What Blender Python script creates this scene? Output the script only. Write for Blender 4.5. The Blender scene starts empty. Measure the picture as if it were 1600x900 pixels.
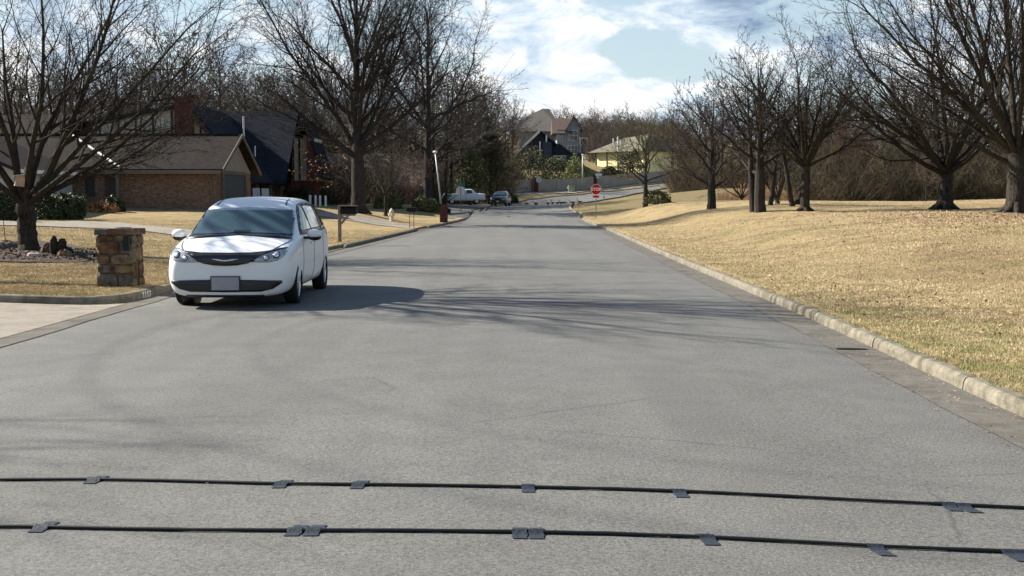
import bpy, bmesh, math, random
import numpy as np
from mathutils import Vector, Matrix
from mathutils.bvhtree import BVHTree
R = math.radians
scn = bpy.context.scene
col = scn.collection

# ------------------------------------------------------------------ camera, sky, sun, exposure
FPX, CH, HZ = 1900.0, 1.77, 307.0
PITCH = math.atan((450 - HZ) / FPX)
cam = bpy.data.objects.new('camera', bpy.data.cameras.new('camera'))
col.objects.link(cam); scn.camera = cam
cam.data.sensor_width = 36; cam.data.lens = 36 * FPX / 1600
cam.data.clip_start = 0.05; cam.data.clip_end = 5000
cam.location = (0, 0, CH); cam.rotation_euler = (R(90) - PITCH, 0, 0)

SUN_EL, SUN_AZ = R(34), R(22)          # azimuth: ahead of due left
sdir = Vector((-math.cos(SUN_AZ) * math.cos(SUN_EL), math.sin(SUN_AZ) * math.cos(SUN_EL), math.sin(SUN_EL)))
sun = bpy.data.objects.new('sun', bpy.data.lights.new('sun', 'SUN')); col.objects.link(sun)
sun.data.energy = 5.0; sun.data.angle = R(0.5); sun.data.color = (1.0, 0.945, 0.85)
sun.rotation_euler = sdir.to_track_quat('Z', 'Y').to_euler()
scn.view_settings.view_transform = 'Standard'; scn.view_settings.look = 'None'
scn.view_settings.exposure = 1.32; scn.view_settings.gamma = 1; scn.view_settings.use_curve_mapping = False
scn.render.resolution_x = 1024; scn.render.resolution_y = 576
try:
    scn.cycles.max_bounces = 5; scn.cycles.diffuse_bounces = 2; scn.cycles.glossy_bounces = 3
    scn.cycles.transparent_max_bounces = 4
except Exception: pass

world = bpy.data.worlds.new("World"); scn.world = world; world.use_nodes = True
wt = world.node_tree; wt.nodes.clear()
def wn(t, **k):
    n = wt.nodes.new(t)
    for a, b in k.items(): setattr(n, a, b)
    return n
def wl(a, b): wt.links.new(a, b)
def wmath(op, a, b=None, clamp=False):
    n = wn('ShaderNodeMath', operation=op); n.use_clamp = clamp
    for i, v in enumerate((a, b)):
        if v is None: continue
        if isinstance(v, (int, float)): n.inputs[i].default_value = v
        else: wl(v, n.inputs[i])
    return n.outputs[0]
SKY_S = 0.062
sky = wn('ShaderNodeTexSky', sky_type='NISHITA'); sky.sun_disc = False
sky.sun_elevation = SUN_EL; sky.sun_rotation = math.atan2(sdir.x, sdir.y)
sky.air_density = 1.1; sky.dust_density = 0.6; sky.ozone_density = 1.2
tc = wn('ShaderNodeTexCoord')
mp = wn('ShaderNodeMapping'); mp.inputs['Scale'].default_value = (1, 1, 2.3)
wl(tc.outputs['Generated'], mp.inputs['Vector'])
def wnoise(scale, detail, rough, vec, dist=0.0):
    n = wn('ShaderNodeTexNoise'); n.inputs['Scale'].default_value = scale; n.inputs['Detail'].default_value = detail
    n.inputs['Roughness'].default_value = rough; n.inputs['Distortion'].default_value = dist
    wl(vec, n.inputs['Vector']); return n.outputs['Fac']
def pix_dir(px, py):
    u = (px - 800) / FPX; v = (450 - py) / FPX
    d = Vector((u, math.cos(PITCH) + v * math.sin(PITCH), -math.sin(PITCH) + v * math.cos(PITCH)))
    return d.normalized()
def blob(px, py, rad, amp, sx=1.0, sz=1.0):
    """a wide cloud mass that stands in this direction of the sky"""
    d = pix_dir(px, py)
    s = wn('ShaderNodeVectorMath', operation='SUBTRACT'); wl(tc.outputs['Generated'], s.inputs[0]); s.inputs[1].default_value = d
    m = wn('ShaderNodeVectorMath', operation='MULTIPLY'); wl(s.outputs[0], m.inputs[0]); m.inputs[1].default_value = (sx, sx, sz)
    l = wn('ShaderNodeVectorMath', operation='LENGTH'); wl(m.outputs[0], l.inputs[0])
    r = wn('ShaderNodeMapRange', interpolation_type='SMOOTHSTEP'); wl(l.outputs['Value'], r.inputs['Value'])
    r.inputs['From Min'].default_value = 0; r.inputs['From Max'].default_value = rad
    r.inputs['To Min'].default_value = amp; r.inputs['To Max'].default_value = 0
    return r.outputs[0]
base = wnoise(9.0, 9, 0.60, mp.outputs[0], 0.15)
fine = wnoise(26.0, 8, 0.6, mp.outputs[0], 0.3)
dens = wmath('ADD', wmath('MULTIPLY', base, 0.8), wmath('MULTIPLY', fine, 0.28))
for b in (blob(870, 45, .075, .13), blob(740, 40, .05, .10), blob(1090, 15, .06, .12, 1, 1.4), blob(860, 145, .16, .15, .8, 4.0),
          blob(1390, 70, .055, .13), blob(1180, 70, .09, .05), blob(1560, 40, .08, .12), blob(150, 60, .16, .11),
          blob(480, 60, .1, .10),
          blob(1000, 95, .05, -.13, .8, 1.8), blob(1100, 55, .05, -.05, .8, 2.0), blob(650, -120, .12, -.1)):
    dens = wmath('ADD', dens, b)
sepz = wn('ShaderNodeSeparateXYZ'); wl(tc.outputs['Generated'], sepz.inputs[0])
up = wn('ShaderNodeMapRange'); wl(sepz.outputs['Z'], up.inputs['Value'])
up.inputs['From Min'].default_value = .16; up.inputs['From Max'].default_value = .55; up.inputs['To Min'].default_value = 0; up.inputs['To Max'].default_value = -.16
dens = wmath('ADD', dens, up.outputs[0])
hz = wn('ShaderNodeMapRange'); wl(sepz.outputs['Z'], hz.inputs['Value'])
hz.inputs['From Min'].default_value = .05; hz.inputs['From Max'].default_value = .45; hz.inputs['To Min'].default_value = .68; hz.inputs['To Max'].default_value = .0
mask = wn('ShaderNodeMapRange', interpolation_type='SMOOTHSTEP'); wl(dens, mask.inputs['Value'])
mask.inputs['From Min'].default_value = 0.52; mask.inputs['From Max'].default_value = 0.635
# cloud shade: puffs bright, bases blue-grey
shade = wmath('ADD', wnoise(14.0, 7, 0.62, mp.outputs[0], 0.4), blob(1250, 5, .12, -.34, .8, 2.6))
shade = wmath('ADD', shade, blob(860, 70, .2, .06))
ramp = wn('ShaderNodeValToRGB'); wl(shade, ramp.inputs['Fac'])
K = 1.0
ramp.color_ramp.elements[0].position = 0.26; ramp.color_ramp.elements[0].color = (.20, .29, .43, 1)
ramp.color_ramp.elements[1].position = 0.62; ramp.color_ramp.elements[1].color = (.92, .93, .93, 1)
e = ramp.color_ramp.elements.new(0.45); e.color = (.52, .63, .74, 1)
csc = wn('ShaderNodeVectorMath', operation='SCALE'); wl(ramp.outputs['Color'], csc.inputs[0]); csc.inputs['Scale'].default_value = 8.2
blue = wn('ShaderNodeMix', data_type='RGBA'); wl(hz.outputs[0], blue.inputs['Factor'])
wl(sky.outputs['Color'], blue.inputs['A']); blue.inputs['B'].default_value = (3.9, 4.8, 5.4, 1)
mix = wn('ShaderNodeMix', data_type='RGBA'); wl(mask.outputs[0], mix.inputs['Factor'])
wl(blue.outputs['Result'], mix.inputs['A']); wl(csc.outputs[0], mix.inputs['B'])
bg = wn('ShaderNodeBackground'); bg.inputs['Strength'].default_value = SKY_S
wl(mix.outputs['Result'], bg.inputs['Color'])
wo = wn('ShaderNodeOutputWorld'); wl(bg.outputs[0], wo.inputs['Surface'])

# ------------------------------------------------------------------ materials
MATS = {}
def mat(name, c, rough=0.8, var=0.12, scale=3.0, bump=0.0, bscale=None, metal=0.0, coat=0.0, c2=None, coord='Object', spec=0.15, detail=4, trans=0.0):
    if name in MATS: return MATS[name]
    m = bpy.data.materials.new(name); m.use_nodes = True; nt = m.node_tree
    b = nt.nodes['Principled BSDF']; b.inputs['Roughness'].default_value = rough
    b.inputs['Metallic'].default_value = metal; b.inputs['Coat Weight'].default_value = coat
    b.inputs['Specular IOR Level'].default_value = spec
    t = nt.nodes.new('ShaderNodeTexCoord')
    n = nt.nodes.new('ShaderNodeTexNoise'); n.inputs['Scale'].default_value = scale; n.inputs['Detail'].default_value = detail
    nt.links.new(t.outputs[coord], n.inputs['Vector'])
    r = nt.nodes.new('ShaderNodeValToRGB')
    r.color_ramp.elements[0].position = .3; r.color_ramp.elements[1].position = .7
    a = [max(0, x * (1 - var)) for x in c[:3]]; z = [min(1, x * (1 + var)) for x in (c2 or c)[:3]]
    r.color_ramp.elements[0].color = (*a, 1); r.color_ramp.elements[1].color = (*z, 1)
    nt.links.new(n.outputs['Fac'], r.inputs['Fac']); nt.links.new(r.outputs['Color'], b.inputs['Base Color'])
    if bump:
        n2 = nt.nodes.new('ShaderNodeTexNoise'); n2.inputs['Scale'].default_value = bscale or scale * 4; n2.inputs['Detail'].default_value = 5
        nt.links.new(t.outputs[coord], n2.inputs['Vector'])
        bp = nt.nodes.new('ShaderNodeBump'); bp.inputs['Strength'].default_value = bump; bp.inputs['Distance'].default_value = 0.05
        nt.links.new(n2.outputs['Fac'], bp.inputs['Height']); nt.links.new(bp.outputs[0], b.inputs['Normal'])
    MATS[name] = m; return m

def nt_of(name):
    m = bpy.data.materials.new(name); m.use_nodes = True; MATS[name] = m
    nt = m.node_tree; return m, nt, nt.nodes['Principled BSDF']
class NB:
    """small node builder"""
    def __init__(s, nt): s.nt = nt
    def n(s, t, ins=None, **k):
        x = s.nt.nodes.new(t)
        for a, b in k.items(): setattr(x, a, b)
        for a, b in (ins or {}).items():
            if hasattr(b, 'links') or hasattr(b, 'is_output'): s.nt.links.new(b, x.inputs[a])
            else: x.inputs[a].default_value = b
        return x
    def noise(s, vec, scale, detail=4, rough=.5, dist=0): return s.n('ShaderNodeTexNoise', {'Vector': vec, 'Scale': scale, 'Detail': detail, 'Roughness': rough, 'Distortion': dist}).outputs['Fac']
    def rng(s, v, a, b, c=0, d=1): return s.n('ShaderNodeMapRange', {'Value': v, 'From Min': a, 'From Max': b, 'To Min': c, 'To Max': d}).outputs[0]
    def mix(s, f, a, b, bt='MIX'):
        return s.n('ShaderNodeMix', {'Factor': f, 'A': a, 'B': b}, data_type='RGBA', blend_type=bt)
    def ramp(s, v, stops):
        r = s.n('ShaderNodeValToRGB', {'Fac': v}); cr = r.color_ramp
        cr.elements[0].position, cr.elements[0].color = stops[0][0], (*stops[0][1], 1)
        cr.elements[1].position, cr.elements[1].color = stops[-1][0], (*stops[-1][1], 1)
        for p, c in stops[1:-1]: e = cr.elements.new(p); e.color = (*c, 1)
        return r.outputs['Color']
def cmix(nb, f, a, b, bt='MIX'):
    x = nb.nt.nodes.new('ShaderNodeMix'); x.data_type = 'RGBA'; x.blend_type = bt
    for idx, v in ((0, f), (6, a), (7, b)):
        if isinstance(v, (int, float)): x.inputs[idx].default_value = v if idx == 0 else (v, v, v, 1)
        elif isinstance(v, tuple): x.inputs[idx].default_value = (*v, 1)
        else: nb.nt.links.new(v, x.inputs[idx])
    return x.outputs[2]

def make_asphalt():
    m, nt, b = nt_of('asphalt'); nb = NB(nt)
    o = nb.n('ShaderNodeTexCoord').outputs['Object']
    big = nb.noise(o, .22, 5, .55); mid = nb.noise(o, 1.6, 5, .6)
    mp_ = nb.n('ShaderNodeMapping', {'Vector': o, 'Scale': (1.0, .07, 1)}).outputs[0]
    lane = nb.noise(mp_, 1.1, 3, .5)
    fi = nb.noise(o, 48, 4, .85)
    grit = nb.noise(o, 62, 2, .7)
    c = nb.ramp(big, [(.3, (.112, .109, .099)), (.55, (.130, .128, .118)), (.75, (.148, .146, .135))])
    c = cmix(nb, nb.rng(lane, .40, .65, .0, .5), c, (.165, .163, .150))
    c = cmix(nb, nb.rng(mid, .42, .62, 0, .4), c, (.098, .096, .088))
    # worn tyre arcs, hairline cracks and old patches
    sp = nb.n('ShaderNodeSeparateXYZ', {'Vector': o}); wob = nb.rng(nb.noise(o, .5, 3), 0, 1, -.12, .12)
    for cx_, cy_, r_, w_, f_ in ((5, 15, 9.7, .11, .34), (5.2, 15, 8.2, .10, .24), (5, 15.3, 11.3, .09, .20), (-9.5, 16.0, 5.6, .10, .2), (12, 18, 11.5, .12, .16)):
        dx = nb.n('ShaderNodeVectorMath', {0: o, 1: (cx_, cy_, 0)}, operation='DISTANCE').outputs['Value']
        dd = nb.n('ShaderNodeMath', {0: nb.n('ShaderNodeMath', {0: dx, 1: wob}, operation='ADD').outputs[0], 1: r_}, operation='SUBTRACT').outputs[0]
        ab = nb.n('ShaderNodeMath', {0: dd}, operation='ABSOLUTE').outputs[0]
        c = cmix(nb, nb.rng(ab, w_*.4, w_*1.8, f_, 0), c, (.07, .068, .066))
    dv = nb.n('ShaderNodeMix', data_type='VECTOR'); dv.inputs[0].default_value = .22
    nt.links.new(o, dv.inputs[4]); nn = nb.n('ShaderNodeTexNoise', {'Vector': o, 'Scale': 1.5, 'Detail': 5.0}); nt.links.new(nn.outputs['Color'], dv.inputs[5])
    vo = nb.n('ShaderNodeTexVoronoi', {'Vector': dv.outputs[1], 'Scale': .42}, feature='DISTANCE_TO_EDGE').outputs['Distance']
    cm_ = nb.n('ShaderNodeMath', {0: nb.rng(vo, .0, .006, 1, 0), 1: nb.rng(nb.noise(o, .16, 2), .52, .58, 0, .6)}, operation='MULTIPLY').outputs[0]
    c = cmix(nb, cm_, c, (.05, .048, .045))
    st_ = nb.noise(o, .9, 3, .5, 1.5); c = cmix(nb, nb.rng(st_, .66, .72, 0, .22), c, (.085, .082, .078))
    c = cmix(nb, 1.0, c, nb.ramp(fi, [(.36, (.48, .48, .49)), (.52, (1, 1, 1)), (.64, (1.2, 1.19, 1.17))]), 'MULTIPLY')
    c = cmix(nb, nb.rng(grit, .62, .70, 0, .42), c, (.38, .365, .32))
    nt.links.new(c, b.inputs['Base Color'])
    b.inputs['Roughness'].default_value = .82; b.inputs['Specular IOR Level'].default_value = .25
    bp = nb.n('ShaderNodeBump', {'Height': fi, 'Strength': .55, 'Distance': .012}); nt.links.new(bp.outputs[0], b.inputs['Normal'])
    return m
def make_grass(name='dormant_grass'):
    m, nt, b = nt_of(name); nb = NB(nt)
    o = nb.n('ShaderNodeTexCoord').outputs['Object']
    big = nb.noise(o, .13, 5, .6, .4); mid = nb.noise(o, .9, 6, .65, .3)
    mpn = nb.n('ShaderNodeMapping', {'Vector': o, 'Scale': (1.0, 1.8, 1)}).outputs[0]
    fi = nb.noise(mpn, 16, 7, .75)
    c = nb.ramp(fi, [(.30, (.17, .115, .048)), (.44, (.36, .27, .14)), (.58, (.50, .395, .235)), (.75, (.64, .53, .35))])
    c = cmix(nb, nb.rng(mid, .46, .66, 0, .5), c, (.22, .155, .085))
    g = nb.noise(o, .32, 4, .6, .8)
    c = cmix(nb, nb.rng(g, .56, .72, 0, .55), c, (.16, .17, .06))
    c = cmix(nb, nb.rng(big, .52, .7, 0, .4), c, (.27, .18, .105))
    sep = nb.n('ShaderNodeSeparateXYZ', {'Vector': o})
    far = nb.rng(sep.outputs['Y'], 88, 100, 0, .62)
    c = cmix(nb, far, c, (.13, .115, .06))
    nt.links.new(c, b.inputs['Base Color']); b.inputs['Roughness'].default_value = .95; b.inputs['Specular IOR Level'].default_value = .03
    hb = nb.n('ShaderNodeMath', {0: fi, 1: nb.rng(mid, 0, 1, 0, 1.5)}, operation='ADD').outputs[0]
    bp = nb.n('ShaderNodeBump', {'Height': hb, 'Strength': .9, 'Distance': .14}); nt.links.new(bp.outputs[0], b.inputs['Normal'])
    return m
def make_concrete(name, ca, cb, stain):
    m, nt, b = nt_of(name); nb = NB(nt)
    o = nb.n('ShaderNodeTexCoord').outputs['Object']
    a1 = nb.noise(o, 1.7, 8, .75, .6); a2 = nb.noise(o, 8, 7, .75); a3 = nb.noise(o, 90, 3, .7)
    c = nb.ramp(a2, [(.3, ca), (.7, cb)])
    c = cmix(nb, nb.rng(a1, .46, .62, 0, .75), c, stain)
    c = cmix(nb, 1.0, c, nb.ramp(a3, [(.3, (.7, .7, .7)), (.6, (1, 1, 1))]), 'MULTIPLY')
    nt.links.new(c, b.inputs['Base Color']); b.inputs['Roughness'].default_value = .9; b.inputs['Specular IOR Level'].default_value = .08
    bp = nb.n('ShaderNodeBump', {'Height': a3, 'Strength': .4, 'Distance': .01}); nt.links.new(bp.outputs[0], b.inputs['Normal'])
    return m
def make_bark(name, c1, c2, moss=None):
    m, nt, b = nt_of(name); nb = NB(nt)
    o = nb.n('ShaderNodeTexCoord').outputs['Object']
    mp_ = nb.n('ShaderNodeMapping', {'Vector': o, 'Scale': (7, 7, 1.1)}).outputs[0]
    a = nb.noise(mp_, 2.2, 6, .7, .6); l = nb.noise(o, 1.1, 4, .6)
    c = nb.ramp(a, [(.33, c1), (.62, c2)])
    c = cmix(nb, nb.rng(nb.noise(mp_, 7, 4, .7), .5, .62, 0, .55), c, tuple(v*.35 for v in c1))
    if moss: c = cmix(nb, nb.rng(l, .5, .65, 0, .7), c, moss)
    nt.links.new(c, b.inputs['Base Color']); b.inputs['Roughness'].default_value = .92; b.inputs['Specular IOR Level'].default_value = .04
    bp = nb.n('ShaderNodeBump', {'Height': a, 'Strength': 1.0, 'Distance': .06}); nt.links.new(bp.outputs[0], b.inputs['Normal'])
    return m
def make_brick(name, c1, c2, mortar, bw=.21, bh=.07, msize=.008, rough=.9, off=.5, bumpd=.006, noise_amt=.55, c3=None):
    m, nt, b = nt_of(name); nb = NB(nt)
    o = nb.n('ShaderNodeTexCoord').outputs['Object']
    s = nb.n('ShaderNodeSeparateXYZ', {'Vector': o})
    u = nb.n('ShaderNodeMath', {0: s.outputs['X'], 1: s.outputs['Y']}, operation='ADD').outputs[0]
    v = nb.n('ShaderNodeCombineXYZ', {'X': u, 'Y': s.outputs['Z'], 'Z': 0.0}).outputs[0]
    br = nb.n('ShaderNodeTexBrick', {'Vector': v, 'Color1': (*c1, 1), 'Color2': (*c2, 1), 'Mortar': (*mortar, 1), 'Scale': 1.0,
              'Mortar Size': msize, 'Brick Width': bw, 'Row Height': bh, 'Bias': 0.0}); br.offset = off
    n1 = nb.noise(v, 5.5, 4, .7)
    c = br.outputs['Color']
    c = cmix(nb, nb.rng(n1, .45, .62, 0, noise_amt), c, c3 or c2)
    n2 = nb.noise(o, .5, 4, .6)
    c = cmix(nb, 1.0, c, nb.ramp(n2, [(.3, (.8, .8, .8)), (.7, (1, 1, 1))]), 'MULTIPLY')
    nt.links.new(c, b.inputs['Base Color']); b.inputs['Roughness'].default_value = rough; b.inputs['Specular IOR Level'].default_value = .04
    bp = nb.n('ShaderNodeBump', {'Height': br.outputs['Fac'], 'Strength': -.6, 'Distance': bumpd}); nt.links.new(bp.outputs[0], b.inputs['Normal'])
    return m
def glass_mat(name, c=(.012, .015, .018), rough=.04, spec=.8, wavy=True):
    m, nt, b = nt_of(name); b.inputs['Base Color'].default_value = (*c, 1); b.inputs['Roughness'].default_value = rough
    b.inputs['Specular IOR Level'].default_value = spec; b.inputs['Coat Weight'].default_value = .4 if wavy else 0
    if not wavy: return m
    nb = NB(nt); o = nb.n('ShaderNodeTexCoord').outputs['Object']
    n = nb.noise(o, 1.3, 2); bp = nb.n('ShaderNodeBump', {'Height': n, 'Strength': .12, 'Distance': .02}); nt.links.new(bp.outputs[0], b.inputs['Normal'])
    return m

ASPHALT = make_asphalt(); GRASS = make_grass()
GUTTER = make_concrete('gutter_concrete', (.125, .114, .098), (.175, .163, .14), (.088, .078, .066))
KERB = make_concrete('kerb_concrete', (.14, .125, .095), (.28, .25, .195), (.07, .062, .042))
DRIVE = make_concrete('driveway_concrete', (.25, .22, .18), (.33, .295, .245), (.19, .165, .14))
BARK = make_bark('bark_grey_brown', (.020, .017, .016), (.072, .062, .055))
BARK2 = make_bark('bark_grey', (.018, .015, .013), (.070, .058, .049), (.052, .051, .028))
TWIG_FAR = mat('far_twig', (.088, .070, .060), .95, .3, .12, c2=(.085, .068, .052))
TWIG_RED = mat('reddish_twig', (.12, .06, .045), .95, .3, .15)
TWIG_OLIVE = mat('olive_twig', (.085, .078, .038), .95, .35, .15, c2=(.08, .075, .035))
BRICK = make_brick('tan_red_brick', (.16, .085, .055), (.27, .17, .115), (.20, .165, .13), c3=(.08, .05, .04))
BRICK_RED = make_brick('dark_red_brick', (.085, .024, .021), (.125, .04, .032), (.13, .085, .075), c3=(.08, .02, .02))
SHINGLE = make_brick('brown_shingles', (.019, .016, .014), (.030, .025, .022), (.03, .026, .022), bw=.30, bh=.10, msize=.012, noise_amt=.6, c3=(.05, .04, .036))
SHINGLE_BLUE = make_brick('blue_grey_shingles', (.020, .023, .032), (.032, .036, .046), (.012, .012, .015), bw=.30, bh=.12, msize=.012, noise_amt=.5, c3=(.018, .02, .03))
SHINGLE_SUNLIT = make_brick('sunlit_grey_shingles', (.16, .15, .135), (.22, .21, .19), (.08, .08, .08), bw=.30, bh=.14, msize=.012, noise_amt=.5, c3=(.14, .125, .11))
GLASS = glass_mat('window_glass')
CREAM = mat('cream_stucco', (.52, .46, .37), .9, .06, 1.5, .2, 30)
PALE = mat('pale_grey_siding', (.42, .42, .41), .85, .06, 1.5)
DTRIM = mat('dark_brown_trim', (.055, .04, .033), .8, .15, 4)
TAUPE = mat('taupe_trim', (.14, .115, .095), .8, .08, 3)
WHITE = mat('white_trim', (.75, .75, .73), .6, .05, 3)
DARKDOOR = mat('dark_painted_door', (.035, .045, .055), .5, .1, 2)

# ------------------------------------------------------------------ object helpers
def link(o, parent=None):
    col.objects.link(o)
    if parent is not None: o.parent = parent
    return o
def tag(o, label=None, cat=None, group=None, kind=None):
    if label: o['label'] = label
    if cat: o['category'] = cat
    if group: o['group'] = group
    if kind: o['kind'] = kind
    return o
def empty(name, loc=(0, 0, 0), rz=0.0, label=None, cat=None, group=None):
    o = bpy.data.objects.new(name, None); o.empty_display_size = .2
    o.location = loc; o.rotation_euler = (0, 0, rz); col.objects.link(o)
    return tag(o, label, cat, group)
def copy_tree(o, parent=None):
    c = o.copy(); link(c, parent)
    for ch in [x for x in bpy.data.objects if x.parent == o]: copy_tree(ch, c)
    return c
def np_mesh(name, V, F, m, parent=None, smooth=False):
    """V (n,3), F (k,3 or 4)"""
    V = np.asarray(V, dtype=np.float32); F = np.asarray(F, dtype=np.int32)
    me = bpy.data.meshes.new(name); k = F.shape[1]
    me.vertices.add(len(V)); me.vertices.foreach_set('co', V.ravel())
    me.loops.add(F.size); me.loops.foreach_set('vertex_index', F.ravel())
    me.polygons.add(len(F)); me.polygons.foreach_set('loop_start', np.arange(0, F.size, k, dtype=np.int32))
    if smooth: me.polygons.foreach_set('use_smooth', np.ones(len(F), dtype=bool))
    me.update(calc_edges=True)
    if m: me.materials.append(m)
    return link(bpy.data.objects.new(name, me), parent)
class MB:
    def __init__(s): s.v = []; s.f = []; s.mi = []; s.cur = 0
    def add(s, V, F):
        b = len(s.v); s.v += [tuple(p) for p in V]; s.f += [tuple(b + i for i in f) for f in F]; s.mi += [s.cur] * len(F); return s
    def box(s, c, d, rz=0.0, taper=1.0, rx=0.0, ry=0.0):
        M = Matrix.Translation(Vector(c)) @ Matrix.Rotation(rz, 4, 'Z') @ Matrix.Rotation(rx, 4, 'X') @ Matrix.Rotation(ry, 4, 'Y')
        V = []
        for z in (-.5, .5):
            t = taper if z > 0 else 1
            for x, y in ((-.5, -.5), (.5, -.5), (.5, .5), (-.5, .5)): V.append(M @ Vector((x * d[0] * t, y * d[1] * t, z * d[2])))
        return s.add(V, [(0, 3, 2, 1), (4, 5, 6, 7), (0, 1, 5, 4), (1, 2, 6, 5), (2, 3, 7, 6), (3, 0, 4, 7)])
    def b2(s, x0, x1, y0, y1, z0, z1): return s.box(((x0+x1)/2, (y0+y1)/2, (z0+z1)/2), (abs(x1-x0), abs(y1-y0), abs(z1-z0)))
    def prism(s, poly, axis, a, b):
        """poly of 2D points extruded along axis from a to b. axis 'X': (y,z); 'Y': (x,z); 'Z': (x,y)"""
        def P(p, t): return {'X': (t, p[0], p[1]), 'Y': (p[0], t, p[1]), 'Z': (p[0], p[1], t)}[axis]
        n = len(poly); V = [P(p, a) for p in poly] + [P(p, b) for p in poly]
        F = [tuple(range(n))[::-1], tuple(range(n, 2*n))] + [(i, (i+1) % n, n + (i+1) % n, n + i) for i in range(n)]
        return s.add(V, F)
    def tube(s, pts, rad, n=8, cap=True):
        pts = [Vector(p) for p in pts]; rads = rad if isinstance(rad, (list, tuple)) else [rad] * len(pts)
        V = []; F = []; up = None
        for i, p in enumerate(pts):
            d = (pts[min(i+1, len(pts)-1)] - pts[max(i-1, 0)]).normalized()
            if up is None: up = d.orthogonal().normalized()
            up = (up - d * up.dot(d)).normalized(); w = d.cross(up)
            for k in range(n):
                a = 2 * math.pi * k / n; V.append(p + (up * math.cos(a) + w * math.sin(a)) * rads[i])
        for i in range(len(pts) - 1):
            for k in range(n): F.append((i*n+k, i*n+(k+1) % n, (i+1)*n+(k+1) % n, (i+1)*n+k))
        if cap: F += [tuple(range(n))[::-1], tuple((len(pts)-1)*n + k for k in range(n))]
        return s.add(V, F)
    def lathe(s, prof, n=16, M=None):
        """prof [(r,z)]"""
        M = M or Matrix.Identity(4); V = []; F = []
        for r, z in prof:
            for k in range(n): a = 2*math.pi*k/n; V.append(M @ Vector((r*math.cos(a), r*math.sin(a), z)))
        for i in range(len(prof)-1):
            for k in range(n): F.append((i*n+k, i*n+(k+1) % n, (i+1)*n+(k+1) % n, (i+1)*n+k))
        F += [tuple(range(n))[::-1], tuple((len(prof)-1)*n + k for k in range(n))]
        return s.add(V, F)
    def ball(s, c, r, n=10, sc=(1, 1, 1), M=None):
        M2 = Matrix.Translation(Vector(c)) @ (M or Matrix.Identity(4)) @ Matrix.Diagonal((*sc, 1)); pr = [(r*math.sin(math.pi*i/n)+1e-4, -r*math.cos(math.pi*i/n)) for i in range(n+1)]
        return s.lathe(pr, n*2, M2)
    def build(s, name, m, parent=None, smooth=False, bevel=0.0):
        me = bpy.data.meshes.new(name); me.from_pydata(s.v, [], s.f)
        for x in (m if isinstance(m, (list, tuple)) else [m]): me.materials.append(x)
        for p, i in zip(me.polygons, s.mi): p.material_index = i; p.use_smooth = smooth
        o = link(bpy.data.objects.new(name, me), parent)
        bm = bmesh.new(); bm.from_mesh(me); bmesh.ops.recalc_face_normals(bm, faces=bm.faces); bm.to_mesh(me); bm.free()
        if bevel:
            b = o.modifiers.new('bevel', 'BEVEL'); b.width = bevel; b.segments = 2; b.limit_method = 'ANGLE'
        return o
def bake(o):
    dg = bpy.context.evaluated_depsgraph_get(); dg.update()
    me = bpy.data.meshes.new_from_object(o.evaluated_get(dg)); o.modifiers.clear(); old = o.data; o.data = me
    me.name = old.name; return o

# ------------------------------------------------------------------ the lie of the land
def W(px, py, Y):
    u = (px - 800) / FPX; v = (450 - py) / FPX
    cy = math.cos(PITCH) + v * math.sin(PITCH); cz = -math.sin(PITCH) + v * math.cos(PITCH)
    return Vector((u * Y / cy, Y, CH + cz * Y / cy))
# edges of the road: x at depth y (inner face of the kerb)
YL = np.array([-60, -8, 14, 22, 41.5, 63.4, 86, 110, 160, 700.]); XL = np.array([-6.35, -6.35, -6.35, -6.36, -5.65, -4.75, -3.6, -2.6, -0.8, 20.])
YR = np.array([-60, -8, 9.7, 14.1, 18, 23.5, 30, 40.5, 61, 84, 108, 160, 700.]); XR = np.array([3.7, 3.9, 4.07, 4.2, 4.3, 4.37, 4.42, 4.58, 4.95, 5.10, 5.7, 8.0, 30.])
def xl(y): return np.interp(y, YL, XL)
def xr(y): return np.interp(y, YR, XR)
CP = []
def cp(px, py, Y): p = W(px, py, Y); CP.append((p.x, p.y, p.z))
for y in (-60, -30, -10, 0, 10, 20, 30, 40, 50, 60, 70, 80, 90):
    for t in (0, .5, 1.0): CP.append((float(xl(y)) * (1-t) + float(xr(y)) * t, y, 0))
for a in ((45, 392, 34), (250, 325, 69), (100, 330, 66), (130, 348, 52), (95, 345, 54), (560, 331, 75), (430, 322, 88), (545, 320, 110),
          (612, 345, 72), (665, 322, 108), (640, 322, 100), (693, 347, 79), (720, 332, 106), (725, 323, 138), (778, 323, 133), (675, 320, 100),
          (1585, 334, 48), (1475, 327, 58), (1185, 329, 60), (1257, 331, 59), (1110, 327, 68), (1008, 320, 90), (931, 341, 88), (1300, 319, 78), (1500, 317, 78), (1150, 319, 80),
          (1700, 340, 45), (1400, 350, 38), (1300, 380, 28), (1600, 420, 24), (1150, 345, 48), (1500, 480, 17),
          (820, 324, 130), (880, 324, 130), (850, 322, 152), (900, 312, 166), (980, 301, 182), (1045, 290, 198), (860, 314, 166), (790, 303, 170), (900, 298, 180), (1000, 290, 198), (1048, 285, 208), (700, 308, 165),
          (860, 262, 215), (890, 235, 255), (950, 262, 220), (930, 205, 310), (1040, 250, 240), (790, 262, 215), (700, 280, 200), (600, 300, 160),
          (1150, 294, 120), (1070, 300, 118), (1240, 298, 120), (1160, 318, 97), (1040, 322, 100), (960, 316, 150), (1000, 310, 140),
          (1300, 314, 98), (1400, 312, 98), (1550, 309, 96), (1400, 295, 130), (1600, 295, 130), (1300, 290, 140)): cp(*a)
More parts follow.
